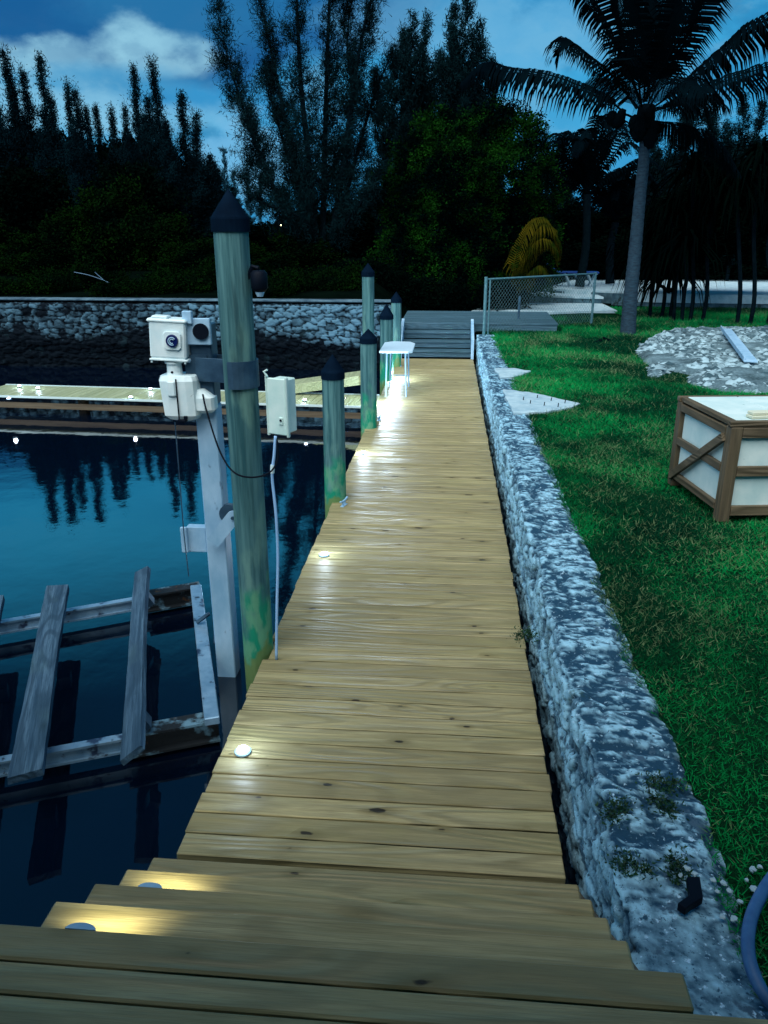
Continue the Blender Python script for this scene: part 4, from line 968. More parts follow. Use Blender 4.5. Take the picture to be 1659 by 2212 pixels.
for q in q2: q.z = 0
mb = MB(); wallseg(mb, q2, -.1, ZP-LZ-.03, .25); mb.build('step_face', M['blockw'], pt)
PT = [(q.x+po.x, q.y+po.y-.02) for q in q2]+[(5.3, 24.85), (6.2, 24.55), (9, 24.25), (13, 24.05), (22, 24.05), (24, 33), (9, 33), (4.9, 32.5)]
sheet('patio', PT, ZP+.02, M['sand'], 'raised white sand patio behind the block wall')
# lounger
lp = AY(1238, 603, 28.2); lg = thing('sun_lounger', 'blue sun lounger with white legs and raised head end on the white patio', 'sun lounger', (lp.x, 28.2, ZP+.02), rz=R(-2))
hl = AY(1238, 588, 28.2).z-(ZP+.02)
mb = MB(); mb.box((.15, 0, hl), (1.35, .6, .06), ch=.015); mb.build('seat', M['bluepl'], lg)
mb = MB(); mb.box((-.72, 0, hl+.13), (.5, .6, .05), rot=Matrix.Rotation(.6, 3, 'Y'), ch=.015); mb.build('backrest', M['bluepl'], lg)
for x in (-.3, .05, .45, .75):
    for y in (-.25, .25):
        mb = MB(); mb.tube([(x, y, hl-.03), (x+(.22 if x < .7 else -.2), y, 0)], .03, 6); mb.build('leg', M['sand'], lg)

# the house added behind the viewer so its eaves shade the near dock
hs = thing('unseen_house', 'white house with a hipped roof added out of view behind the top landing to shade the near dock', 'unseen_house', (0, 0, 0))
mb = MB(); mb.box((1.5, -5.6, 2.1), (15, 6, 4.3)); mb.build('wall', M['boxw'], hs)
mb = MB(); z = 4.25; mb.add([(-7.0, -8.5, z), (10, -8.5, z), (10, .62, z), (-7.0, .62, z), (-3, -4, z+2.4), (6, -4, z+2.4)], [(0, 1, 5, 4), (1, 2, 5), (2, 3, 4, 5), (3, 0, 4), (3, 2, 1, 0)]); mb.build('roof', M['galv'], hs)
for x in (-6.6, 9.4): mb = MB(); mb.box((x, .45, 2.3), (.16, .16, 3.9)); mb.build('porch_post', M['white'], hs)
for x in (-3, 0, 3.2, 6): mb = MB(); mb.box((x, -2.59, 1.9), (1.3, .06, 1.5)); w_ = mb.build('window', M['black'], hs); mb = MB(); mb.box((x, -2.54, 1.9), (.05, .05, 1.5)); mb.box((x, -2.54, 1.12), (1.4, .08, .06)); mb.build('frame', M['white'], w_)
# ================================================================ PLANTS
def tri_leaves(cent, dirs, L, Wd, rng=RNG):
    """one triangle per leaf/needle: base at cent, pointing along dirs"""
    n = len(cent); d = dirs/np.linalg.norm(dirs, axis=1, keepdims=True)
    r = rng.standard_normal((n, 3)); s = np.cross(d, r); s /= np.linalg.norm(s, axis=1, keepdims=True)+1e-9
    L = np.broadcast_to(L, (n,)); Wd = np.broadcast_to(Wd, (n,))
    V = np.empty((n, 3, 3)); V[:, 0] = cent-s*Wd[:, None]/2; V[:, 1] = cent+s*Wd[:, None]/2; V[:, 2] = cent+d*L[:, None]
    return V.reshape(-1, 3), np.arange(3*n).reshape(-1, 3)
def quad_leaves(cent, nrm_up, L, Wd, rng=RNG):
    n = len(cent); d = rng.standard_normal((n, 3)); d[:, 2] *= .6; d += nrm_up; d /= np.linalg.norm(d, axis=1, keepdims=True)
    r = rng.standard_normal((n, 3)); s = np.cross(d, r); s /= np.linalg.norm(s, axis=1, keepdims=True)+1e-9
    l_ = np.asarray(L)*rng.uniform(.6, 1.3, n); w = np.asarray(Wd)*rng.uniform(.7, 1.2, n)
    V = np.empty((n, 4, 3)); V[:, 0] = cent; V[:, 1] = cent+d*l_[:, None]*.45+s*w[:, None]/2; V[:, 2] = cent+d*l_[:, None]; V[:, 3] = cent+d*l_[:, None]*.45-s*w[:, None]/2
    return V.reshape(-1, 3), np.arange(4*n).reshape(-1, 4)

def plume_tree(name, label, loc, stems, mats, blen=(1.0, .25), sp=.14, ang=45, ndl=(.26, .03), tuft=10, t0=.12, grp=None, seed=1, trunk_r=.12, cat='tree', per=7, taper=.8, clump=None):
    """casuarina: every stem is a plume of upswept side branches set with needle tufts"""
    rg = np.random.default_rng(seed); t = thing(name, label, cat, loc, grp)
    mbw = MB(); CE = []; DI = []; CL = []
    for (pts, wgt) in stems:
        pts = [Vector(p) for p in pts]; P = spline(pts, 6) if len(pts) > 2 else [pts[0].lerp(pts[1], k/12) for k in range(13)]
        L = sum((P[i+1]-P[i]).length for i in range(len(P)-1)); r0 = trunk_r*wgt
        mbw.tube(P, [max(.008, r0*(1-.93*i/(len(P)-1))) for i in range(len(P))], 6)
        nb = int(L*(1-t0)/sp); acc = [0]
        for i in range(len(P)-1): acc.append(acc[-1]+(P[i+1]-P[i]).length)
        lump = rg.uniform(.30, 1.25, 60)
        for b in range(nb):
            s = t0+(1-t0)*(b+rg.random())/nb; q = s*L; i = int(np.searchsorted(acc, q))-1; i = max(0, min(i, len(P)-2))
            f = (q-acc[i])/(acc[i+1]-acc[i]+1e-6); c_ = P[i].lerp(P[i+1], f); td = (P[i+1]-P[i]).normalized()
            rv = Vector(rg.standard_normal(3)); pr = (rv-td*rv.dot(td)).normalized()
            bl = (blen[0]+(blen[1]-blen[0])*s**taper)*wgt**.3*rg.uniform(.5, 1.1)*lump[int(s*L*2.6) % 60]
            an = R(ang+rg.uniform(-14, 12)); dr = (td*math.cos(an)+pr*math.sin(an)).normalized()
            e = c_+dr*bl+Vector((0, 0, .06*bl))
            if bl > .35: mbw.tube([c_, e], [.010, .004], 3, cap=False)
            if bl > .3:
                for w_ in range(2):
                    rv = Vector(rg.standard_normal(3)); p2 = (rv-dr*rv.dot(dr)).normalized(); d2 = (dr*.8+p2*.6+Vector((0, 0, .1))).normalized(); s2 = c_.lerp(e, .3+.3*w_); e2 = s2+d2*bl*.45
                    for k in range(3): CE.append(s2.lerp(e2, (k+1)/3)); DI.append(d2*.8+Vector((0, 0, .25)))
            if clump:
                for q_ in ((.55, .7), (1.0, 1.0)):
                    if q_[0] < 1 and bl < clump[0]*2: continue
                    kk = int(clump[1]*q_[1]*rg.uniform(.6, 1.3)); pp = np.array(tuple(c_.lerp(e, q_[0])))+rg.standard_normal((kk, 3))*clump[0]*rg.uniform(.5, 1)*np.array([1, 1, 1.25])
                    CL.append(pp)
                m_ = 2
            else: m_ = max(3, int(per*bl/.6))
            for k in range(m_):
                fr_ = (k+.6)/m_; CE.append(c_.lerp(e, fr_)); DI.append(dr*.8+Vector((0, 0, .35)))
    CE = np.array([tuple(c_) for c_ in CE]); DI = np.array([tuple(d) for d in DI])
    CE = np.repeat(CE, tuft, 0)+rg.standard_normal((len(CE)*tuft, 3))*.045; DI = np.repeat(DI, tuft, 0)+rg.standard_normal((len(CE), 3))*.45
    if CL:
        CL = np.concatenate(CL); CE = np.concatenate([CE, CL]); DI = np.concatenate([DI, rg.standard_normal((len(CL), 3))*.7+np.array([0, 0, .35])])
    V, F = tri_leaves(CE, DI, rg.uniform(.5, 1.2, len(CE))*ndl[0], ndl[1], rg)
    npmesh('crown', V, F, mats[0], t); mbw.build('trunk', mats[1], t)
    return t
def place(proto, loc, sc, rz, label, used=[]):
    o = copy_tree(proto); o.location = loc; o.scale = (sc[0], sc[0], sc[1]); o.rotation_euler = (0, 0, rz); o['label'] = label; return o

# --- slender casuarinas of the left treeline: three built, the rest copied
GL = 'slender casuarinas of the left treeline'
protos = []
for k in range(3):
    H = 6.0; st = [([(0, 0, 0), (.1*(k-1), 0, 2), (.06, .05, 4), (0, 0, H)], 1.0)]
    for j in range(3):
        a = 2.1*j+k; z0 = 1.6+.5*j; st.append(([(0, 0, z0-.6), (.35*math.cos(a), .35*math.sin(a), z0+.4), (.5*math.cos(a), .5*math.sin(a), z0+1.9-.2*k)], .6))
    protos.append(st)
# px: (tip x, tip y, depth, width scale)
LT = [(8, 118, 30, 1.1), (48, 158, 31, .9), (86, 125, 30, 1.0), (145, 185, 31, .75), (162, 200, 29, .9), (206, 232, 33, .8), (240, 238, 32, .8), (270, 235, 33, .7),
      (288, 148, 31, .85), (328, 138, 31, .95), (355, 262, 30, .8), (392, 205, 32, 1.1), (424, 250, 31, 1.0), (448, 360, 31, .9), (470, 365, 33, .8), (-40, 120, 30, 1.1), (500, 405, 31, .9), (110, 215, 33, .9), (25, 190, 33, 1.0), (318, 215, 33, 1.0), (185, 235, 32, .8)]
adjs = ['leftmost spire, cut by the left edge', 'second spire from the left', 'tall spire third from the left', 'left one of a pair of narrow dark spires', 'right one of a pair of narrow dark spires', 'low spire right of the narrow pair', 'feathery low spire beside a thin one', 'thin spire just left of the tall middle pair',
  'left one of the two tallest thin spires in the middle of the treeline', 'right one of the two tallest thin spires in the middle of the treeline', 'short spire right of the two tallest thin ones', 'open ragged spire with sky showing through, left of its twin', 'ragged spire at the right end of the treeline', 'low small spire left of the tall near piling', 'small spire above the near piling cap',
  'spire outside the left edge', 'low spire right of the near piling cap', 'low spire between the third and the narrow pair', 'low spire between the first two', 'bushy spire below the two tallest', 'low spire behind the narrow pair']
first = [None]*3
for i, (x, y, Y, ws) in enumerate(LT):
    k = i % 3; tip = AY(x, y, Y); base = AZ(x, 620, 1.2); bx = tip.x; H = tip.z-1.2; lb = 'dark casuarina: '+adjs[i]; loc = (bx, Y, 1.2)
    if first[k] is None:
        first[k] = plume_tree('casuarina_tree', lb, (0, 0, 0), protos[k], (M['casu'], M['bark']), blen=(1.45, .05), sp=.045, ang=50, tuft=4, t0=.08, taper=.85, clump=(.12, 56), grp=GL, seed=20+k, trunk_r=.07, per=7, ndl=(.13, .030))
        o = first[k]; o.location = loc; o.scale = (ws, ws, H/6.0); o.rotation_euler = (0, 0, k)
    else: place(first[k], loc, (ws, H/6.0), i*1.3, lb)

# --- broadleaf shrubs and crowns
def bush(name, label, loc, blobs, m, n, ls=(.10, .06), seed=1, trunk=True, grp=None, cat='shrub', shell=.55, bark=None, up=.35, cm=.55, bump=.9):
    rg = np.random.default_rng(seed); t = thing(name, label, cat, loc, grp); cs = []; nr_ = []
    vol = np.array([b[3]**2 for b in blobs]); vol = vol/vol.sum()
    for b, v in zip(blobs, vol):
        k = int(n*v); d = rg.standard_normal((k, 3)); d /= np.linalg.norm(d, axis=1, keepdims=True)
        r_ = b[3]*(shell+(1-shell)*rg.random(k)**.6); r_ = r_*(1-bump*.5+bump*fbm(d[:, 0]*2.2+b[0]*3, d[:, 1]*2.2+b[1], d[:, 2]*2.2+b[2], seed))
        cs.append(np.array(b[:3])+d*r_[:, None]*np.array([1, 1, b[4] if len(b) > 4 else .8])); nr_.append(d*.9+np.array([0, 0, up]))
    cs = np.concatenate(cs); nr_ = np.concatenate(nr_)
    # leaves sit in clumps
    cl = cs[rg.integers(0, len(cs), len(cs)//14+1)]; pick = rg.integers(0, len(cl), len(cs)); mixv = rg.random(len(cs)) < cm
    cs = np.where(mixv[:, None], cl[pick]+rg.standard_normal((len(cs), 3))*ls[0]*1.3, cs)
    V, F = quad_leaves(cs, nr_, ls[0], ls[1], rg); npmesh('crown', V, F, m, t)
    if trunk:
        mb = MB(); top = np.mean([b[:3] for b in blobs], 0)
        mb.tube([(0, 0, -.1), (top[0]*.3, top[1]*.3, top[2]*.5), tuple(top)], [.10, .08, .04], 7)
        for b in blobs[:9]: mb.tube([(top[0]*.2, top[1]*.2, top[2]*.35), ((b[0]+top[0]*.3)/1.5, (b[1])/1.5, b[2]*.75), tuple(b[:3])], [.05, .035, .012], 5)
        mb.build('trunk', bark or M['bark'], t)
    return t
def rblobs(w, h, d, n, r, seed, flat=.8):
    rg = np.random.default_rng(seed); out = []
    for k in range(n):
        a = rg.uniform(0, 6.28); q = rg.random()**.5; z = rg.uniform(.15, 1); e = math.sqrt(max(.05, 1-(z*.95)**2.2))
        out.append((w/2*q*math.cos(a)*e, d/2*q*math.sin(a)*e, h*z*.88, r*rg.uniform(.6, 1.2), flat))
    return out
# dense dark trees closing the left skyline
GD = 'dense dark trees along the far bank'
d0 = bush('dense_tree', 'black dense tree at the far left below the spires', (0, 0, 0), rblobs(4.6, 4.6, 3, 26, 1.0, 3), M['bushd'], 26000, (.16, .10), 3, grp=GD, cat='tree')
DT = [(-20, 265, 32, 1.15), (90, 255, 33, 1.1), (190, 290, 33, 1.0), (290, 270, 33, 1.0), (370, 380, 33, .95), (60, 330, 30, 1.0), (160, 330, 30.5, 1.0), (270, 330, 30, 1.0), (440, 430, 33, .9), (-110, 300, 31, 1.1), (-210, 260, 32, 1.3), (545, 480, 34, 1.0), (620, 470, 34, 1.0), (860, 380, 36, 1.2), (740, 440, 35, 1.2)]
dl = ['black dense tree at the far left below the spires', 'black dense tree under the second and third spires', 'black dense tree under the narrow pair of spires', 'black dense tree under the two tallest spires', 'black dense tree under the ragged spire', 'dark crown in the front row at the left', 'dark crown in the front row, second from the left', 'dark crown in front of the middle of the treeline', 'low dark tree left of the near piling cap', 'dark tree just outside the left edge', 'big dark tree beyond the left edge', 'low dark tree behind the near piling', 'low dark tree right of the near piling', 'dark tree behind the green mound of foliage', 'dark tree at the foot of the big casuarina']
for i, (x, y, Y, w) in enumerate(DT):
    tp = AY(x, y, Y); H = tp.z-1.1
    if i == 0: o = d0
    else: o = copy_tree(d0)
    o.location = (tp.x, Y, 1.1); o.scale = (w, w, H/4.7); o.rotation_euler = (0, 0, i*2.1); o['label'] = dl[i]
# green bushes of the left bank
GB = 'green bushes on the far bank'
b0 = bush('bank_bush', 'x', (0, 0, 0), rblobs(2.8, 2.5, 2, 22, .55, 8), M['bushg'], 20000, (.10, .06), 8, grp=GB)
BB = [(240, 375, 26, 1.15, 2.9, 'rounded green-topped bush in the middle of the left bank'), (170, 425, 25.5, 1.0, 2.4, 'lower green bush on the left flank of the rounded one'), (330, 440, 26, 1.0, 2.4, 'green bush on the right flank of the rounded one'),
      (60, 500, 24, .9, 1.6, 'low bush near the left edge'), (420, 510, 24.5, .9, 1.4, 'low bush left of the near piling'), (540, 520, 25, .9, 1.4, 'low bush behind the near piling'), (640, 500, 24.5, 1.0, 1.4, 'low bush right of the near piling'), (-30, 470, 25, 1.1, 2, 'bush cut by the left edge')]
for i, (x, y, Y, w, _, lb) in enumerate(BB):
    tp = AY(x, y, Y); o = b0 if i == 0 else copy_tree(b0); o.location = (tp.x, Y, 1.2); o.scale = (w, w, (tp.z-1.2)/2.6); o.rotation_euler = (0, 0, i*1.7); o['label'] = lb
LW = [(30, 610), (110, 600), (200, 612), (300, 600), (380, 612), (450, 606), (590, 600), (660, 608), (740, 600), (-40, 600)]
b1 = None
for i, (x, y) in enumerate(LW):
    if b1 is None: b1 = bush('scrub_plant', 'x', (0, 0, 0), rblobs(1.9, .55, 1.0, 14, .28, 18, .7), M['bushg'], 7000, (.07, .035), 18, trunk=False, grp='low scrub on the far bank', up=.9); o = b1
    else: o = copy_tree(b1)
    Y = 18.6+(i % 3)*.8; v = AY(x, y, Y); o.location = (v.x, Y, 1.12); o.rotation_euler = (0, 0, i*2.3); o.scale = (1.2, 1, .75+.2*(i % 3))
    o['label'] = ['low scrub plant near the left end of the seawall', 'low scrub plant above the seawall, second from the left', 'scrub plant above the seawall left of a fallen branch', 'scrub plant beside the fallen branch', 'scrub plant above the gearbox', 'scrub plant just left of the near piling', 'scrub plant just right of the near piling', 'scrub plant right of the lantern', 'scrub plant left of the tall slim piling', 'scrub plant cut by the left edge'][i]
# fallen branch
mb = MB(); q = [AY(160, 588, 19.2), AY(190, 594, 19.2), AY(220, 604, 19.1), AY(238, 612, 19)]; mb.tube(spline(q, 4), [.011]*13, 5); q = [AY(205, 588, 19.3), AY(215, 597, 19.2), AY(225, 606, 19.1)]; mb.tube(q, .010, 5)
tag(mb.build('fallen_branch', M['galv']), 'bare pale fallen branch on the far bank', 'branch')

# --- the big casuarina
def SY(pts, Y, loc): return [AY(x, y, Y+dy)-Vector(loc) for (x, y, dy) in pts]
BL = (AY(690, 620, 25).x, 25, 1.1)
st = [([(690, 630, 0), (620, 470, 0), (560, 330, .2), (505, 170, .3), (468, 20, .4)], 1.0),
      ([(690, 630, 0), (640, 500, -.5), (590, 400, -.6), (545, 300, -.8), (528, 225, -.8)], .8),
      ([(690, 620, 0), (650, 420, .3), (610, 230, .5), (575, 60, .6), (540, -90, .6)], 1.1),
      ([(690, 620, 0), (672, 400, -.3), (650, 180, -.4), (640, -20, -.4), (630, -200, -.3)], 1.3),
      ([(695, 620, 0), (700, 400, .2), (705, 180, .5), (712, -20, .6), (715, -200, .6)], 1.2),
      ([(700, 620, 0), (735, 400, 0), (760, 220, 0), (790, 40, 0), (840, -120, 0)], 1.2),
      ([(700, 600, 0), (745, 430, .6), (780, 300, .8), (815, 190, .8), (850, 110, .8)], .9),
      ([(700, 600, 0), (670, 470, .7), (620, 330, 1), (590, 230, 1), (575, 130, 1)], .9),
      ([(700, 560, 0), (700, 420, 1), (760, 250, 1.2), (750, 90, 1.2), (770, -60, 1.2)], .9),
      ([(700, 560, 0), (660, 480, -1), (600, 450, -1.2), (550, 430, -1.2), (525, 380, -1.2)], .7),
      ([(700, 560, 0), (750, 480, -1), (790, 420, -1.2), (815, 360, -1.2)], .7)]
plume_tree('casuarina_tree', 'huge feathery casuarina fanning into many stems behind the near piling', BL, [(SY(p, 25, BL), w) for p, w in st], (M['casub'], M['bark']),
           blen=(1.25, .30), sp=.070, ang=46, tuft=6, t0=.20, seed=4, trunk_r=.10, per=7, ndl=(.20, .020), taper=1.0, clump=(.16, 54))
# right casuarinas behind the green mound
GR = 'tall casuarinas behind the broad green tree'
RT = [(884, 40, 30, 'left feathery casuarina rising behind the broad green tree'), (925, 35, 31, 'feathery casuarina second from the left behind the broad green tree'), (975, 70, 30, 'casuarina plume just left of the tallest one behind the broad green tree'), (1005, -30, 30, 'tallest casuarina plume behind the broad green tree'), (1040, 100, 31, 'short casuarina plume right of the tallest'), (1080, 115, 32, 'small far casuarina plume above the long palm frond'),
      (1180, 290, 34, 'low casuarina plume right of the broad green tree'), (1235, 300, 36, 'low casuarina plume left of the small palm'), (1500, 190, 33, 'casuarina behind the coconut palm trunk'), (1570, 230, 34, 'casuarina near the right edge'), (1640, 210, 32, 'casuarina at the right edge'), (850, 120, 31, 'casuarina plume between the huge tree and the broad green tree'), (1440, 280, 35, 'casuarina seen right beside the palm crown')]
pr = None
for i, (x, y, Y, lb) in enumerate(RT):
    tp = AY(x, y, Y); H = tp.z-.5
    if pr is None:
        s3 = [([(0, 0, 0), (.05, 0, 3), (.15, 0, 5.5), (.35, 0, 8)], 1.0)]
        for j in range(7):
            a = 2.4*j; z0 = 2+.65*j; s3.append(([(.05, 0, z0-.5), (.5*math.cos(a), .5*math.sin(a), z0+.5), (.75*math.cos(a)+.1, .75*math.sin(a), z0+1.7)], .55))
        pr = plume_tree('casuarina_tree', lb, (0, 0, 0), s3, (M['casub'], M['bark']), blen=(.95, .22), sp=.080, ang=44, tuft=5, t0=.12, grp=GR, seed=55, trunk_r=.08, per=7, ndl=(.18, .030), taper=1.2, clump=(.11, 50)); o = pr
    else: o = copy_tree(pr)
    o.location = (tp.x-.2, Y, .5); o.scale = (.95, .95, H/8.0); o.rotation_euler = (0, 0, [0, 1.2, -.5, .2, 2, 3, 1, 4, 5, 2.2, 3.3, .8, 1.9][i]); o['label'] = lb
# far bluish plumes
pf = None
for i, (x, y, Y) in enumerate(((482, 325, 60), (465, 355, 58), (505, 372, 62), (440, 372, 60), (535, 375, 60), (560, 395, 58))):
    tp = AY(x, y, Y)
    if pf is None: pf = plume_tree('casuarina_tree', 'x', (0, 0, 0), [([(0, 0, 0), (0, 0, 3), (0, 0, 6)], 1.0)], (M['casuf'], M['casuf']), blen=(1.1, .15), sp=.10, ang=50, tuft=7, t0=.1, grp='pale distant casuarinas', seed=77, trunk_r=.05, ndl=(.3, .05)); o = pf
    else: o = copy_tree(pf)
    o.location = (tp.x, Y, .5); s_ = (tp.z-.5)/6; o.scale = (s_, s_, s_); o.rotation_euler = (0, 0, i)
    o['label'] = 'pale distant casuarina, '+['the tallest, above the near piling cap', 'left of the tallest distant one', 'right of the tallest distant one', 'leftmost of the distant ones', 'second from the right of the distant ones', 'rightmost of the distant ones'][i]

# --- broad green tree in the middle
def pb(lst, Y, loc):
    out = []
    for (x, y, r_, dy) in lst:
        v = AY(x, y, Y+dy)-Vector(loc); out.append((v.x, v.y, v.z, r_*.0146*(Y/24), .85))
    return out
TL = (AY(1010, 640, 24.5).x, 24.5, .5)
bush('broadleaf_tree', 'broad dark green tree in the middle with a domed crown over the far steps', TL,
     pb([(1040, 300, 62, 0), (1110, 290, 52, .4), (960, 310, 62, .2), (905, 350, 55, .3), (1140, 350, 50, .5), (1165, 420, 48, .3), (1000, 370, 70, -.4), (1080, 390, 66, -.5), (920, 420, 62, 0), (870, 450, 50, .4), (1010, 450, 62, -.6), (1120, 480, 55, 0), (1170, 510, 38, .2), (940, 500, 60, -.2), (1050, 530, 60, -.6), (1120, 560, 50, -.4), (1160, 600, 40, 0), (870, 540, 55, 0), (960, 590, 60, -.4), (1060, 610, 55, -.6), (880, 620, 55, 0), (820, 590, 50, .2), (1000, 640, 55, -.5), (840, 400, 40, .6), (1080, 255, 34, .2), (1150, 275, 26, .3), (945, 262, 30, .3)], 24.5, TL),
     M['bush'], 150000, (.085, .045), 12, cat='tree', shell=.72, cm=.35, bump=1.5)
LB = (AY(820, 640, 22.5).x, 22.5, .9)
bush('bank_shrub', 'low dark shrub behind the far group of pilings', LB, pb([(760, 600, 40, 0), (810, 610, 45, 0), (860, 630, 42, 0), (920, 640, 42, .2), (720, 615, 35, 0), (980, 650, 36, 0), (1060, 645, 34, 0), (1110, 640, 32, .4), (680, 620, 34, 0), (630, 620, 34, 0)], 22.5, LB), M['bushd'], 24000, (.10, .05), 13, trunk=False)

# --- palms
def frond(CE, pts, width, droop, n=46, seed=0, thin=1.0, mbw=None, rr=.022):
    """returns leaflet quads hung both sides of a curved rachis"""
    rg = np.random.default_rng(seed); P = spline(pts, 10)
    if mbw is not None: mbw.tube(P[::2]+([P[-1]] if len(P) % 2 == 0 else []), [rr*(1-.85*i/len(P[::2])) for i in range(len(P[::2])+(1 if len(P) % 2 == 0 else 0))], 5)
    L = len(P)-1; vs = []; fs = []
    for k in range(n):
        s = .10+.90*(k+.5)/n; i = min(int(s*L), L-1); f = s*L-i; c_ = P[i].lerp(P[i+1], f); td = (P[i+1]-P[i]).normalized()
        side = td.cross(Vector((0, 0, 1))); side = side.normalized() if side.length > .05 else Vector((1, 0, 0)); upv = side.cross(td)
        ll = width*math.sin(math.pi*min(1, (s*.88+.10)))**.55*rg.uniform(.85, 1.1)
        for sg in (-1, 1):
            d = (side*sg*.75+td*.65+upv*.25).normalized()
            m1 = c_+d*ll*.42+Vector((0, 0, -droop*ll*.08)); d2 = (d+Vector((0, 0, -droop))).normalized(); m2 = m1+d2*ll*.35; m3 = m2+(d2+Vector((0, 0, -droop*1.2))).normalized()*ll*.3
            w = td*(.022*thin); o = len(vs)
            vs += [c_-w*.6, c_+w*.6, m1-w, m1+w, m2-w*.8, m2+w*.8, m3]; fs += [(o, o+1, o+3, o+2), (o+2, o+3, o+5, o+4)]; fs.append((o+4, o+5, o+6, o+6))
    b = len(CE[0]); CE[0] += [tuple(v) for v in vs]; CE[1] += [tuple(dict.fromkeys(i+b for i in f)) for f in fs]
def palm(name, label, loc, trunk, fr, mfr, mtr, seed=1, grp=None, tr=(.2, .13), thin=1.0, rr=.022):
    t = thing(name, label, 'palm tree', loc, grp); lo_ = Vector(loc)
    mb = MB(); P = spline([Vector(p)-lo_ for p in trunk], 14); n = len(P)
    rs = [(tr[0]+(tr[1]-tr[0])*min(1, (i/n)**.45))*(1+.045*(i % 2)) for i in range(n)]; mb.tube(P, rs, 14); mb.build('trunk', mtr, t, smooth=True)
    for i, (pts, w, dr, nn_) in enumerate(fr):
        CE = [[], []]; mw = MB(); frond(CE, [Vector(p)-lo_ for p in pts], w, dr, nn_, seed+i, thin, mw, rr)
        me = bpy.data.meshes.new('frond'); me.from_pydata(CE[0]+mw.v, [], CE[1]+[tuple(j+len(CE[0]) for j in f) for f in mw.f]); link('frond', me, mfr, t)
    return t
PL = AZ(1355, 722, LZ); Yp = PL.y
def A3(*pp): return [AY(x, y, Yp+dy) for x, y, dy in pp]
FR = [(A3((1352, 247, 0), (1314, 215, -.1), (1254, 185, -.2), (1180, 160, -.3), (1110, 150, -.35), (1050, 140, -.4), (1003, 172, -.45)), .95, 1.5, 80),
      (A3((1400, 240, 0), (1470, 190, -.2), (1560, 115, -.5), (1640, 50, -.8), (1760, -20, -1)), 1.0, 1.1, 80),
      (A3((1400, 245, 0), (1480, 215, -.6), (1580, 170, -1.2), (1700, 140, -1.8), (1800, 190, -2)), .95, 1.2, 70),
      (A3((1385, 225, 0), (1354, 150, .1), (1312, 68, .2), (1268, 2, .2), (1225, -60, .2)), .85, .9, 64),
      (A3((1375, 235, 0), (1330, 170, .4), (1270, 120, .7), (1225, 90, .9), (1203, 120, 1)), .75, 1.0, 60),
      (A3((1392, 220, 0), (1392, 120, .3), (1385, 0, .5), (1360, -120, .6)), .95, .7, 66),
      (A3((1395, 220, 0), (1415, 110, -.3), (1430, 0, -.5), (1450, -120, -.6)), .95, .7, 66),
      (A3((1400, 225, 0), (1440, 140, .5), (1490, 40, 1), (1560, -60, 1.4)), .9, .8, 60),
      (A3((1395, 235, 0), (1440, 230, 1), (1500, 210, 2), (1560, 230, 2.8)), .95, 1.2, 60),
      (A3((1385, 240, 0), (1350, 200, 1), (1310, 170, 2), (1270, 190, 3)), .9, 1.2, 60),
      (A3((1390, 240, 0), (1370, 180, -1), (1350, 130, -2), (1340, 130, -3)), .9, 1.2, 60),
      (A3((1398, 240, 0), (1430, 190, -1.0), (1480, 170, -2.0), (1530, 200, -2.8)), .9, 1.3, 60),
      (A3((1385, 225, 0), (1370, 110, -.4), (1345, 20, -.8), (1320, -60, -1.1)), .85, .8, 60),
      (A3((1400, 260, 0), (1460, 270, .3), (1530, 300, .5), (1590, 370, .6)), .8, 1.4, 54),
      (A3((1395, 215, 0), (1460, 90, -.6), (1500, -10, -1), (1560, -120, -1.3)), .9, .7, 60)]
palm('coconut_palm', 'tall coconut palm with curved grey trunk and black drooping fronds on the lawn', tuple(PL),
     A3((1355, 735, 0), (1362, 640, 0), (1372, 540, 0), (1382, 430, 0), (1392, 330, 0), (1394, 235, 0)), FR, M['palmf'], M['palmt'], tr=(.185, .098), seed=90)
pt_ = [o for o in C.objects if o.name == 'coconut_palm'][0]
for k, (x, y) in enumerate(((1322, 255), (1334, 262), (1342, 250))):
    mb = MB(); c_ = AY(x, y, Yp-.2)-PL; pebble_mesh(mb, c_, .12, 1.15, 90+k); mb.build('coconut', M['coco'], pt_, smooth=True)
mb = MB(); mb.tube([AY(1385, 262, Yp)-PL, AY(1355, 248, Yp-.1)-PL, AY(1334, 250, Yp-.2)-PL], .022, 6); mb.build('fruit_stalk', M['coco'], pt_)
for k, (x, y, r_) in enumerate(((1378, 285, .16), (1402, 300, .15), (1408, 280, .13), (1370, 265, .12), (1392, 255, .2))):
    mb = MB(); pebble_mesh(mb, AY(x, y, Yp-.1)-PL, r_, 1.3, 60+k); mb.build('frond_base', M['coco'], pt_)
def radial(loc, top, n, L, rise, drop, seed, ry=1.0):
    rg = np.random.default_rng(seed); out = []; top = Vector(top)
    for k in range(n):
        a = 2*math.pi*k/n+rg.uniform(-.25, .25); e = rg.uniform(.35, 1.3); l_ = L*rg.uniform(.8, 1.1); h = Vector((math.cos(a), math.sin(a)*ry, 0))
        up = math.sin(e); ho = math.cos(e)
        pts = [top, top+h*l_*.3*(ho+.2)+Vector((0, 0, l_*.3*up*rise)), top+h*l_*.62*(ho+.2)+Vector((0, 0, l_*.5*up*rise)), top+h*l_*.9*(ho+.25)+Vector((0, 0, l_*(.5*up*rise-.35*drop)))]
        out.append((pts, .22*L, .8, 34))
    return out
v = AY(1268, 420, 27); palm('small_palm', 'smaller dark palm standing left of the coconut palm trunk', (v.x, 27, .9), [(v.x, 27, .9), (v.x+.1, 27, 2.2), (v.x, 27, v.z)], radial(None, (v.x, 27, v.z), 22, 2.4, 1.9, .7, 5), M['palmf'], M['bark'], tr=(.16, .12), thin=1.5)
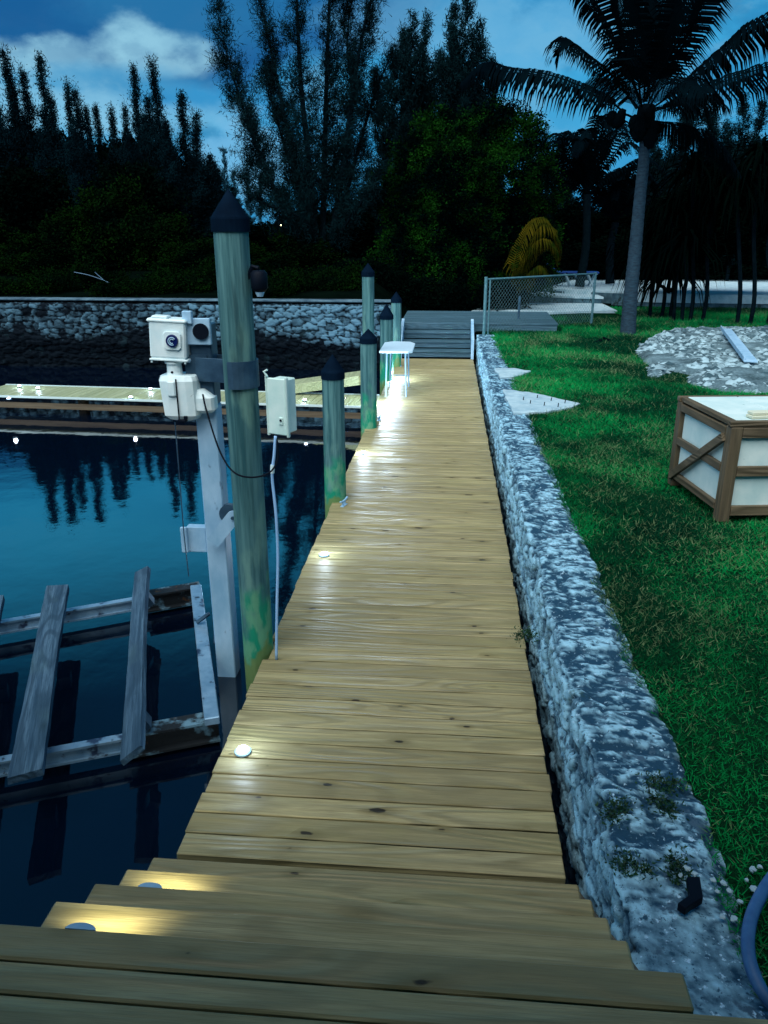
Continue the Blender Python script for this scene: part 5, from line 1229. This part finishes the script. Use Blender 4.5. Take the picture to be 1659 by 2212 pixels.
v = AY(1330, 480, 29); palm('small_palm', 'dark palm half hidden behind the coconut palm trunk', (v.x, 29, .9), [(v.x, 29, .9), (v.x-.1, 29, 2.0), (v.x, 29, v.z)], radial(None, (v.x, 29, v.z), 18, 2.2, 1.7, .8, 15), M['palmf'], M['bark'], tr=(.16, .12), thin=1.5)
v = AY(1130, 560, 22.6); pv = (v.x, 22.6, .5)
yf_ = [([AY(1120, 640, 22.6), AY(1135, 560, 22.5), AY(1170, 490, 22.4), AY(1200, 510, 22.4), AY(1207, 560, 22.4)], .62, 1.8, 60), ([AY(1120, 640, 22.6), AY(1130, 575, 22.4), AY(1165, 520, 22.2), AY(1192, 528, 22.2), AY(1202, 565, 22.2)], .60, 1.8, 60),
       ([AY(1120, 640, 22.6), AY(1110, 570, 22.7), AY(1135, 500, 22.9), AY(1165, 470, 23), AY(1200, 495, 23)], .62, 1.8, 56), ([AY(1120, 640, 22.6), AY(1140, 600, 22.3), AY(1165, 575, 22.2), AY(1190, 600, 22.1)], .5, 1.8, 40)]
palm('areca_palm', 'low palm with arching fronds painted as lit yellow beside the patio steps', pv, [(v.x-.05, 22.6, .5), (v.x-.04, 22.6, .8), (v.x-.03, 22.6, 1.1)], yf_, M['palmy'], M['bark'], tr=(.06, .04), thin=.8, rr=.012)
# screw pines on the right
def rosette_tree(name, label, loc, tops, seed, grp):
    t = thing(name, label, 'screw pine', loc, grp); lo_ = Vector(loc); rg = np.random.default_rng(seed)
    mb = MB(); vs = []; fs = []
    for (x, y, dy, bx) in tops:
        c_ = AY(x, y, loc[1]+dy)-lo_; mb.tube(spline([Vector((bx, 0, -.1)), Vector((bx*1.1, 0, .7)), Vector((c_.x*.7, c_.y*.6, c_.z*.6)), c_], 5), .05, 6)
        for k in range(95):
            a = rg.uniform(0, 6.28); e = rg.uniform(-.3, 1.4); d = Vector((math.cos(a)*math.cos(e), math.sin(a)*math.cos(e), math.sin(e))); l_ = rg.uniform(.9, 1.5)
            m1 = c_+d*l_*.4; m2 = m1+(d+Vector((0, 0, -.9))).normalized()*l_*.4; m3 = m2+(d*.5+Vector((0, 0, -1.4))).normalized()*l_*.45; s = d.cross(Vector((0, 0, 1)))
            s = s.normalized()*.035 if s.length > .1 else Vector((.035, 0, 0)); o = len(vs)
            vs += [c_-s, c_+s, m1-s, m1+s, m2-s*.7, m2+s*.7, m3]; fs += [(o, o+1, o+3, o+2), (o+2, o+3, o+5, o+4), (o+4, o+5, o+6)]
    me = bpy.data.meshes.new('crown'); me.from_pydata([tuple(v) for v in vs], [], fs); link('crown', me, M['palmd'], t); mb.build('trunk', M['bark'], t)
M['palmd'] = leaf('dark_strap_leaves', (0.00023, 0.00135, 0.00180), (0.00068, 0.00360, 0.00270))
GS = 'dark strap leaved trees on the right'
v = AY(1500, 690, 20.3); rosette_tree('screw_pine', 'black strap leaved tree with several thin trunks right of the coconut palm', (v.x, 20.3, LZ), [(1450, 470, .5, -.5), (1500, 380, 0, -.1), (1545, 420, .3, .2), (1480, 530, -.3, -.3)], 3, GS)
v = AY(1620, 700, 19.6); rosette_tree('screw_pine', 'black strap leaved tree at the right edge above the rubble', (v.x, 19.6, LZ), [(1590, 400, .2, -.3), (1640, 350, 0, 0), (1680, 430, .2, .4)], 9, GS)
v = AY(1430, 680, 21.0); rosette_tree('screw_pine', 'small black strap leaved tree just right of the palm trunk', (v.x, 21.0, LZ), [(1420, 560, 0, 0), (1450, 590, .2, .2), (1400, 540, .4, -.3)], 19, GS)
# dark backing trees on the right and behind the patio
DR = [(1230, 470, 38, 1.5, 'dark tree behind the small palm'), (1330, 440, 39, 1.4, 'dark tree behind the patio left of the palm trunk'), (1430, 380, 38, 1.3, 'dark tree behind the patio right of the palm trunk'), (1540, 300, 38, 1.5, 'tall dark tree behind the screw pines'), (1650, 270, 38, 1.5, 'tall dark tree at the right edge'), (1480, 470, 34.5, 1.3, 'lower dark tree behind the screw pines'), (1600, 450, 34.5, 1.3, 'lower dark tree near the right edge'), (1740, 300, 36, 1.4, 'dark tree beyond the right edge'), (1150, 400, 37, 1.3, 'dark tree behind the right shoulder of the broad green tree'), (1360, 500, 34.5, 1.2, 'low dark tree behind the palm trunk')]
DR += [(1500, 400, 24.0, .75, 'dense black foliage among the strap leaved trees right of the palm'), (1600, 370, 23.5, .8, 'dense black foliage near the right edge above the rubble'), (1440, 520, 24.5, .6, 'low black foliage just right of the palm trunk'), (1690, 330, 23.5, .9, 'black tree cut by the right edge')]
for i, (x, y, Y, w, lb) in enumerate(DR):
    tp = AY(x, y, Y); o = copy_tree(d0); o.location = (tp.x, Y, .7); o.scale = (w, w, (tp.z-.7)/4.7); o.rotation_euler = (0, 0, i*1.1+.4); o['label'] = lb; o['group'] = 'dark trees behind the patio'
    if Y < 25: o.location.z = 1.75; o.scale = (w, w, (tp.z-1.75)/4.7)
# hedge closing the view under the crowns
hd = None
HX = [(-30, 38), (-24, 38), (-18, 38), (-12, 38), (-6, 37), (0, 38), (6, 40), (11, 40), (16, 38), (21, 37), (26, 36), (-36, 36)]
for i, (x, y) in enumerate(HX):
    if hd is None: hd = bush('hedge_bush', 'x', (0, 0, 0), rblobs(6.6, 2.6, 1.6, 26, .8, 33), M['bushd'], 16000, (.2, .13), 33, trunk=False, grp='dark undergrowth closing the view', up=.5); o = hd
    else: o = copy_tree(hd)
    o.location = (x, y, .6); o.rotation_euler = (0, 0, (i % 2)*3.14)
    o['label'] = 'dark undergrowth bush low behind the tree trunks of the far bank'
# tiny lit lamp far off
v = AY(607, 487, 33); t = thing('distant_lamp', 'tiny glowing lamp far off among the dark trees', 'lamp', v); mb = MB(); pebble_mesh(mb, (0, 0, 0), .055, 1, 3); mb.build('bulb', M['lensw'], t); mb = MB(); mb.tube([(0, .03, -2.5), (0, .03, -.05)], .03, 6); mb.build('pole', M['bark'], t)

# ---------------------------------------------------------------- grass
def grass():
    rg = np.random.default_rng(11); xs = []; ys = []; ss = []
    for (x0, x1, y0, y1, n, s) in ((.9, 2.9, .6, 4.5, 75000, .6), (.9, 4.2, 4.5, 8, 80000, .8), (.9, 6.5, 8, 12.5, 80000, 1.1), (.6, 9.5, 12.5, 18, 75000, 1.5), (.9, 13, 18, 24, 60000, 1.9)):
        x = rg.uniform(x0, x1, n); y = rg.uniform(y0, y1, n); xs.append(x); ys.append(y); ss.append(np.full(n, s))
    x = np.concatenate(xs); y = np.concatenate(ys); s = np.concatenate(ss)
    edge = .945+.16*(fbm(y*2.3, y*0, 0, 31)-.5)+.10*(fbm(y*9, y*0, 0, 32)-.5)
    ok = (x > edge) & ~((x < 2.55) & (y > 17.7)) & ~((y > 20.8) & (x < 4.6)) & ~inpoly(x, y, RP)
    for pl_ in (pz((1085, 842), (1140, 848), (1200, 862), (1250, 872), (1235, 880), (1180, 890), (1110, 893)), pz((1068, 797), (1110, 797), (1147, 803), (1120, 812), (1080, 818))):
        ok &= ~inpoly(x, y, [tuple(p[:2]) for p in pl_])
    x, y, s = x[ok], y[ok], s[ok]; n = len(x)
    cl = fbm(x*3, y*3, 0, 77)
    L = s*rg.uniform(.03, .075, n)*(.6+.9*cl); d = np.stack([rg.standard_normal(n)*.9, rg.standard_normal(n)*.9, np.full(n, .75)], 1)
    c_ = np.stack([x, y, np.full(n, LZ-.004)+.012*cl], 1)
    V, F = tri_leaves(c_, d, L, s*rg.uniform(.004, .009, n), rg)
    dry = np.where(rg.random(n) < .05+.28*np.clip((fbm(x*1.3, y*1.3, 0, 91)-.52)*6, 0, 1)+.25*np.exp(-((x-2.0)**2+(y-5.0)**2)/.5), rg.uniform(.4, 1, n), 0)
    g = M['grass'].node_tree; bs = g.nodes['Principled BSDF']; src = bs.inputs['Base Color'].links[0].from_socket
    at = g.nodes.new('ShaderNodeAttribute'); at.attribute_name = 'dry'; mx = g.nodes.new('ShaderNodeMix'); mx.data_type = 'RGBA'; mx.inputs[7].default_value = (.17, .24, .12, 1)
    g.links.new(at.outputs['Fac'], mx.inputs[0]); g.links.new(src, mx.inputs[6]); g.links.new(mx.outputs[2], bs.inputs['Base Color'])
    o = npmesh('grass', V, F, M['grass'], attrs={'dry': np.repeat(dry, 3)}); tag(o, 'short tangled green lawn grass beside the stone wall', 'grass', kind='stuff')
grass()
# weeds growing on the wall
WD = [((1430, 1700), 'green weed on the wall top nearest the weeds by the pebbles'), ((1440, 1745), 'weed creeping over the wall top right edge'), ((1325, 1750), 'small weed flat on the middle of the wall top'), ((1360, 1880), 'weed low on the wall top near its near end'), ((1470, 1885), 'weed among the pebbles on the wall'), ((1150, 1330), 'tuft of weed hanging from the dock side of the wall')]
wb = None
for i, (px, lb) in enumerate(WD):
    p = AZ(px[0], px[1], LZ+.01)
    if wb is None: wb = bush('wall_weed', lb, (0, 0, 0), [(0, 0, .004, .035, .15), (.035, .02, .004, .028, .15), (-.035, .01, .004, .022, .15)], mat('weed_leaves', (.004, .03, .012), (.012, .075, .02), scale=9, rough=.6), 380, (.018, .007), 5, trunk=False, grp='weeds on the stone wall', cat='weed', up=.7); o = wb
    else: o = copy_tree(wb)
    o.location = p if i < 5 else (p.x-.03, p.y, .36); o.rotation_euler = (0, 0, i*1.9); o['label'] = lb
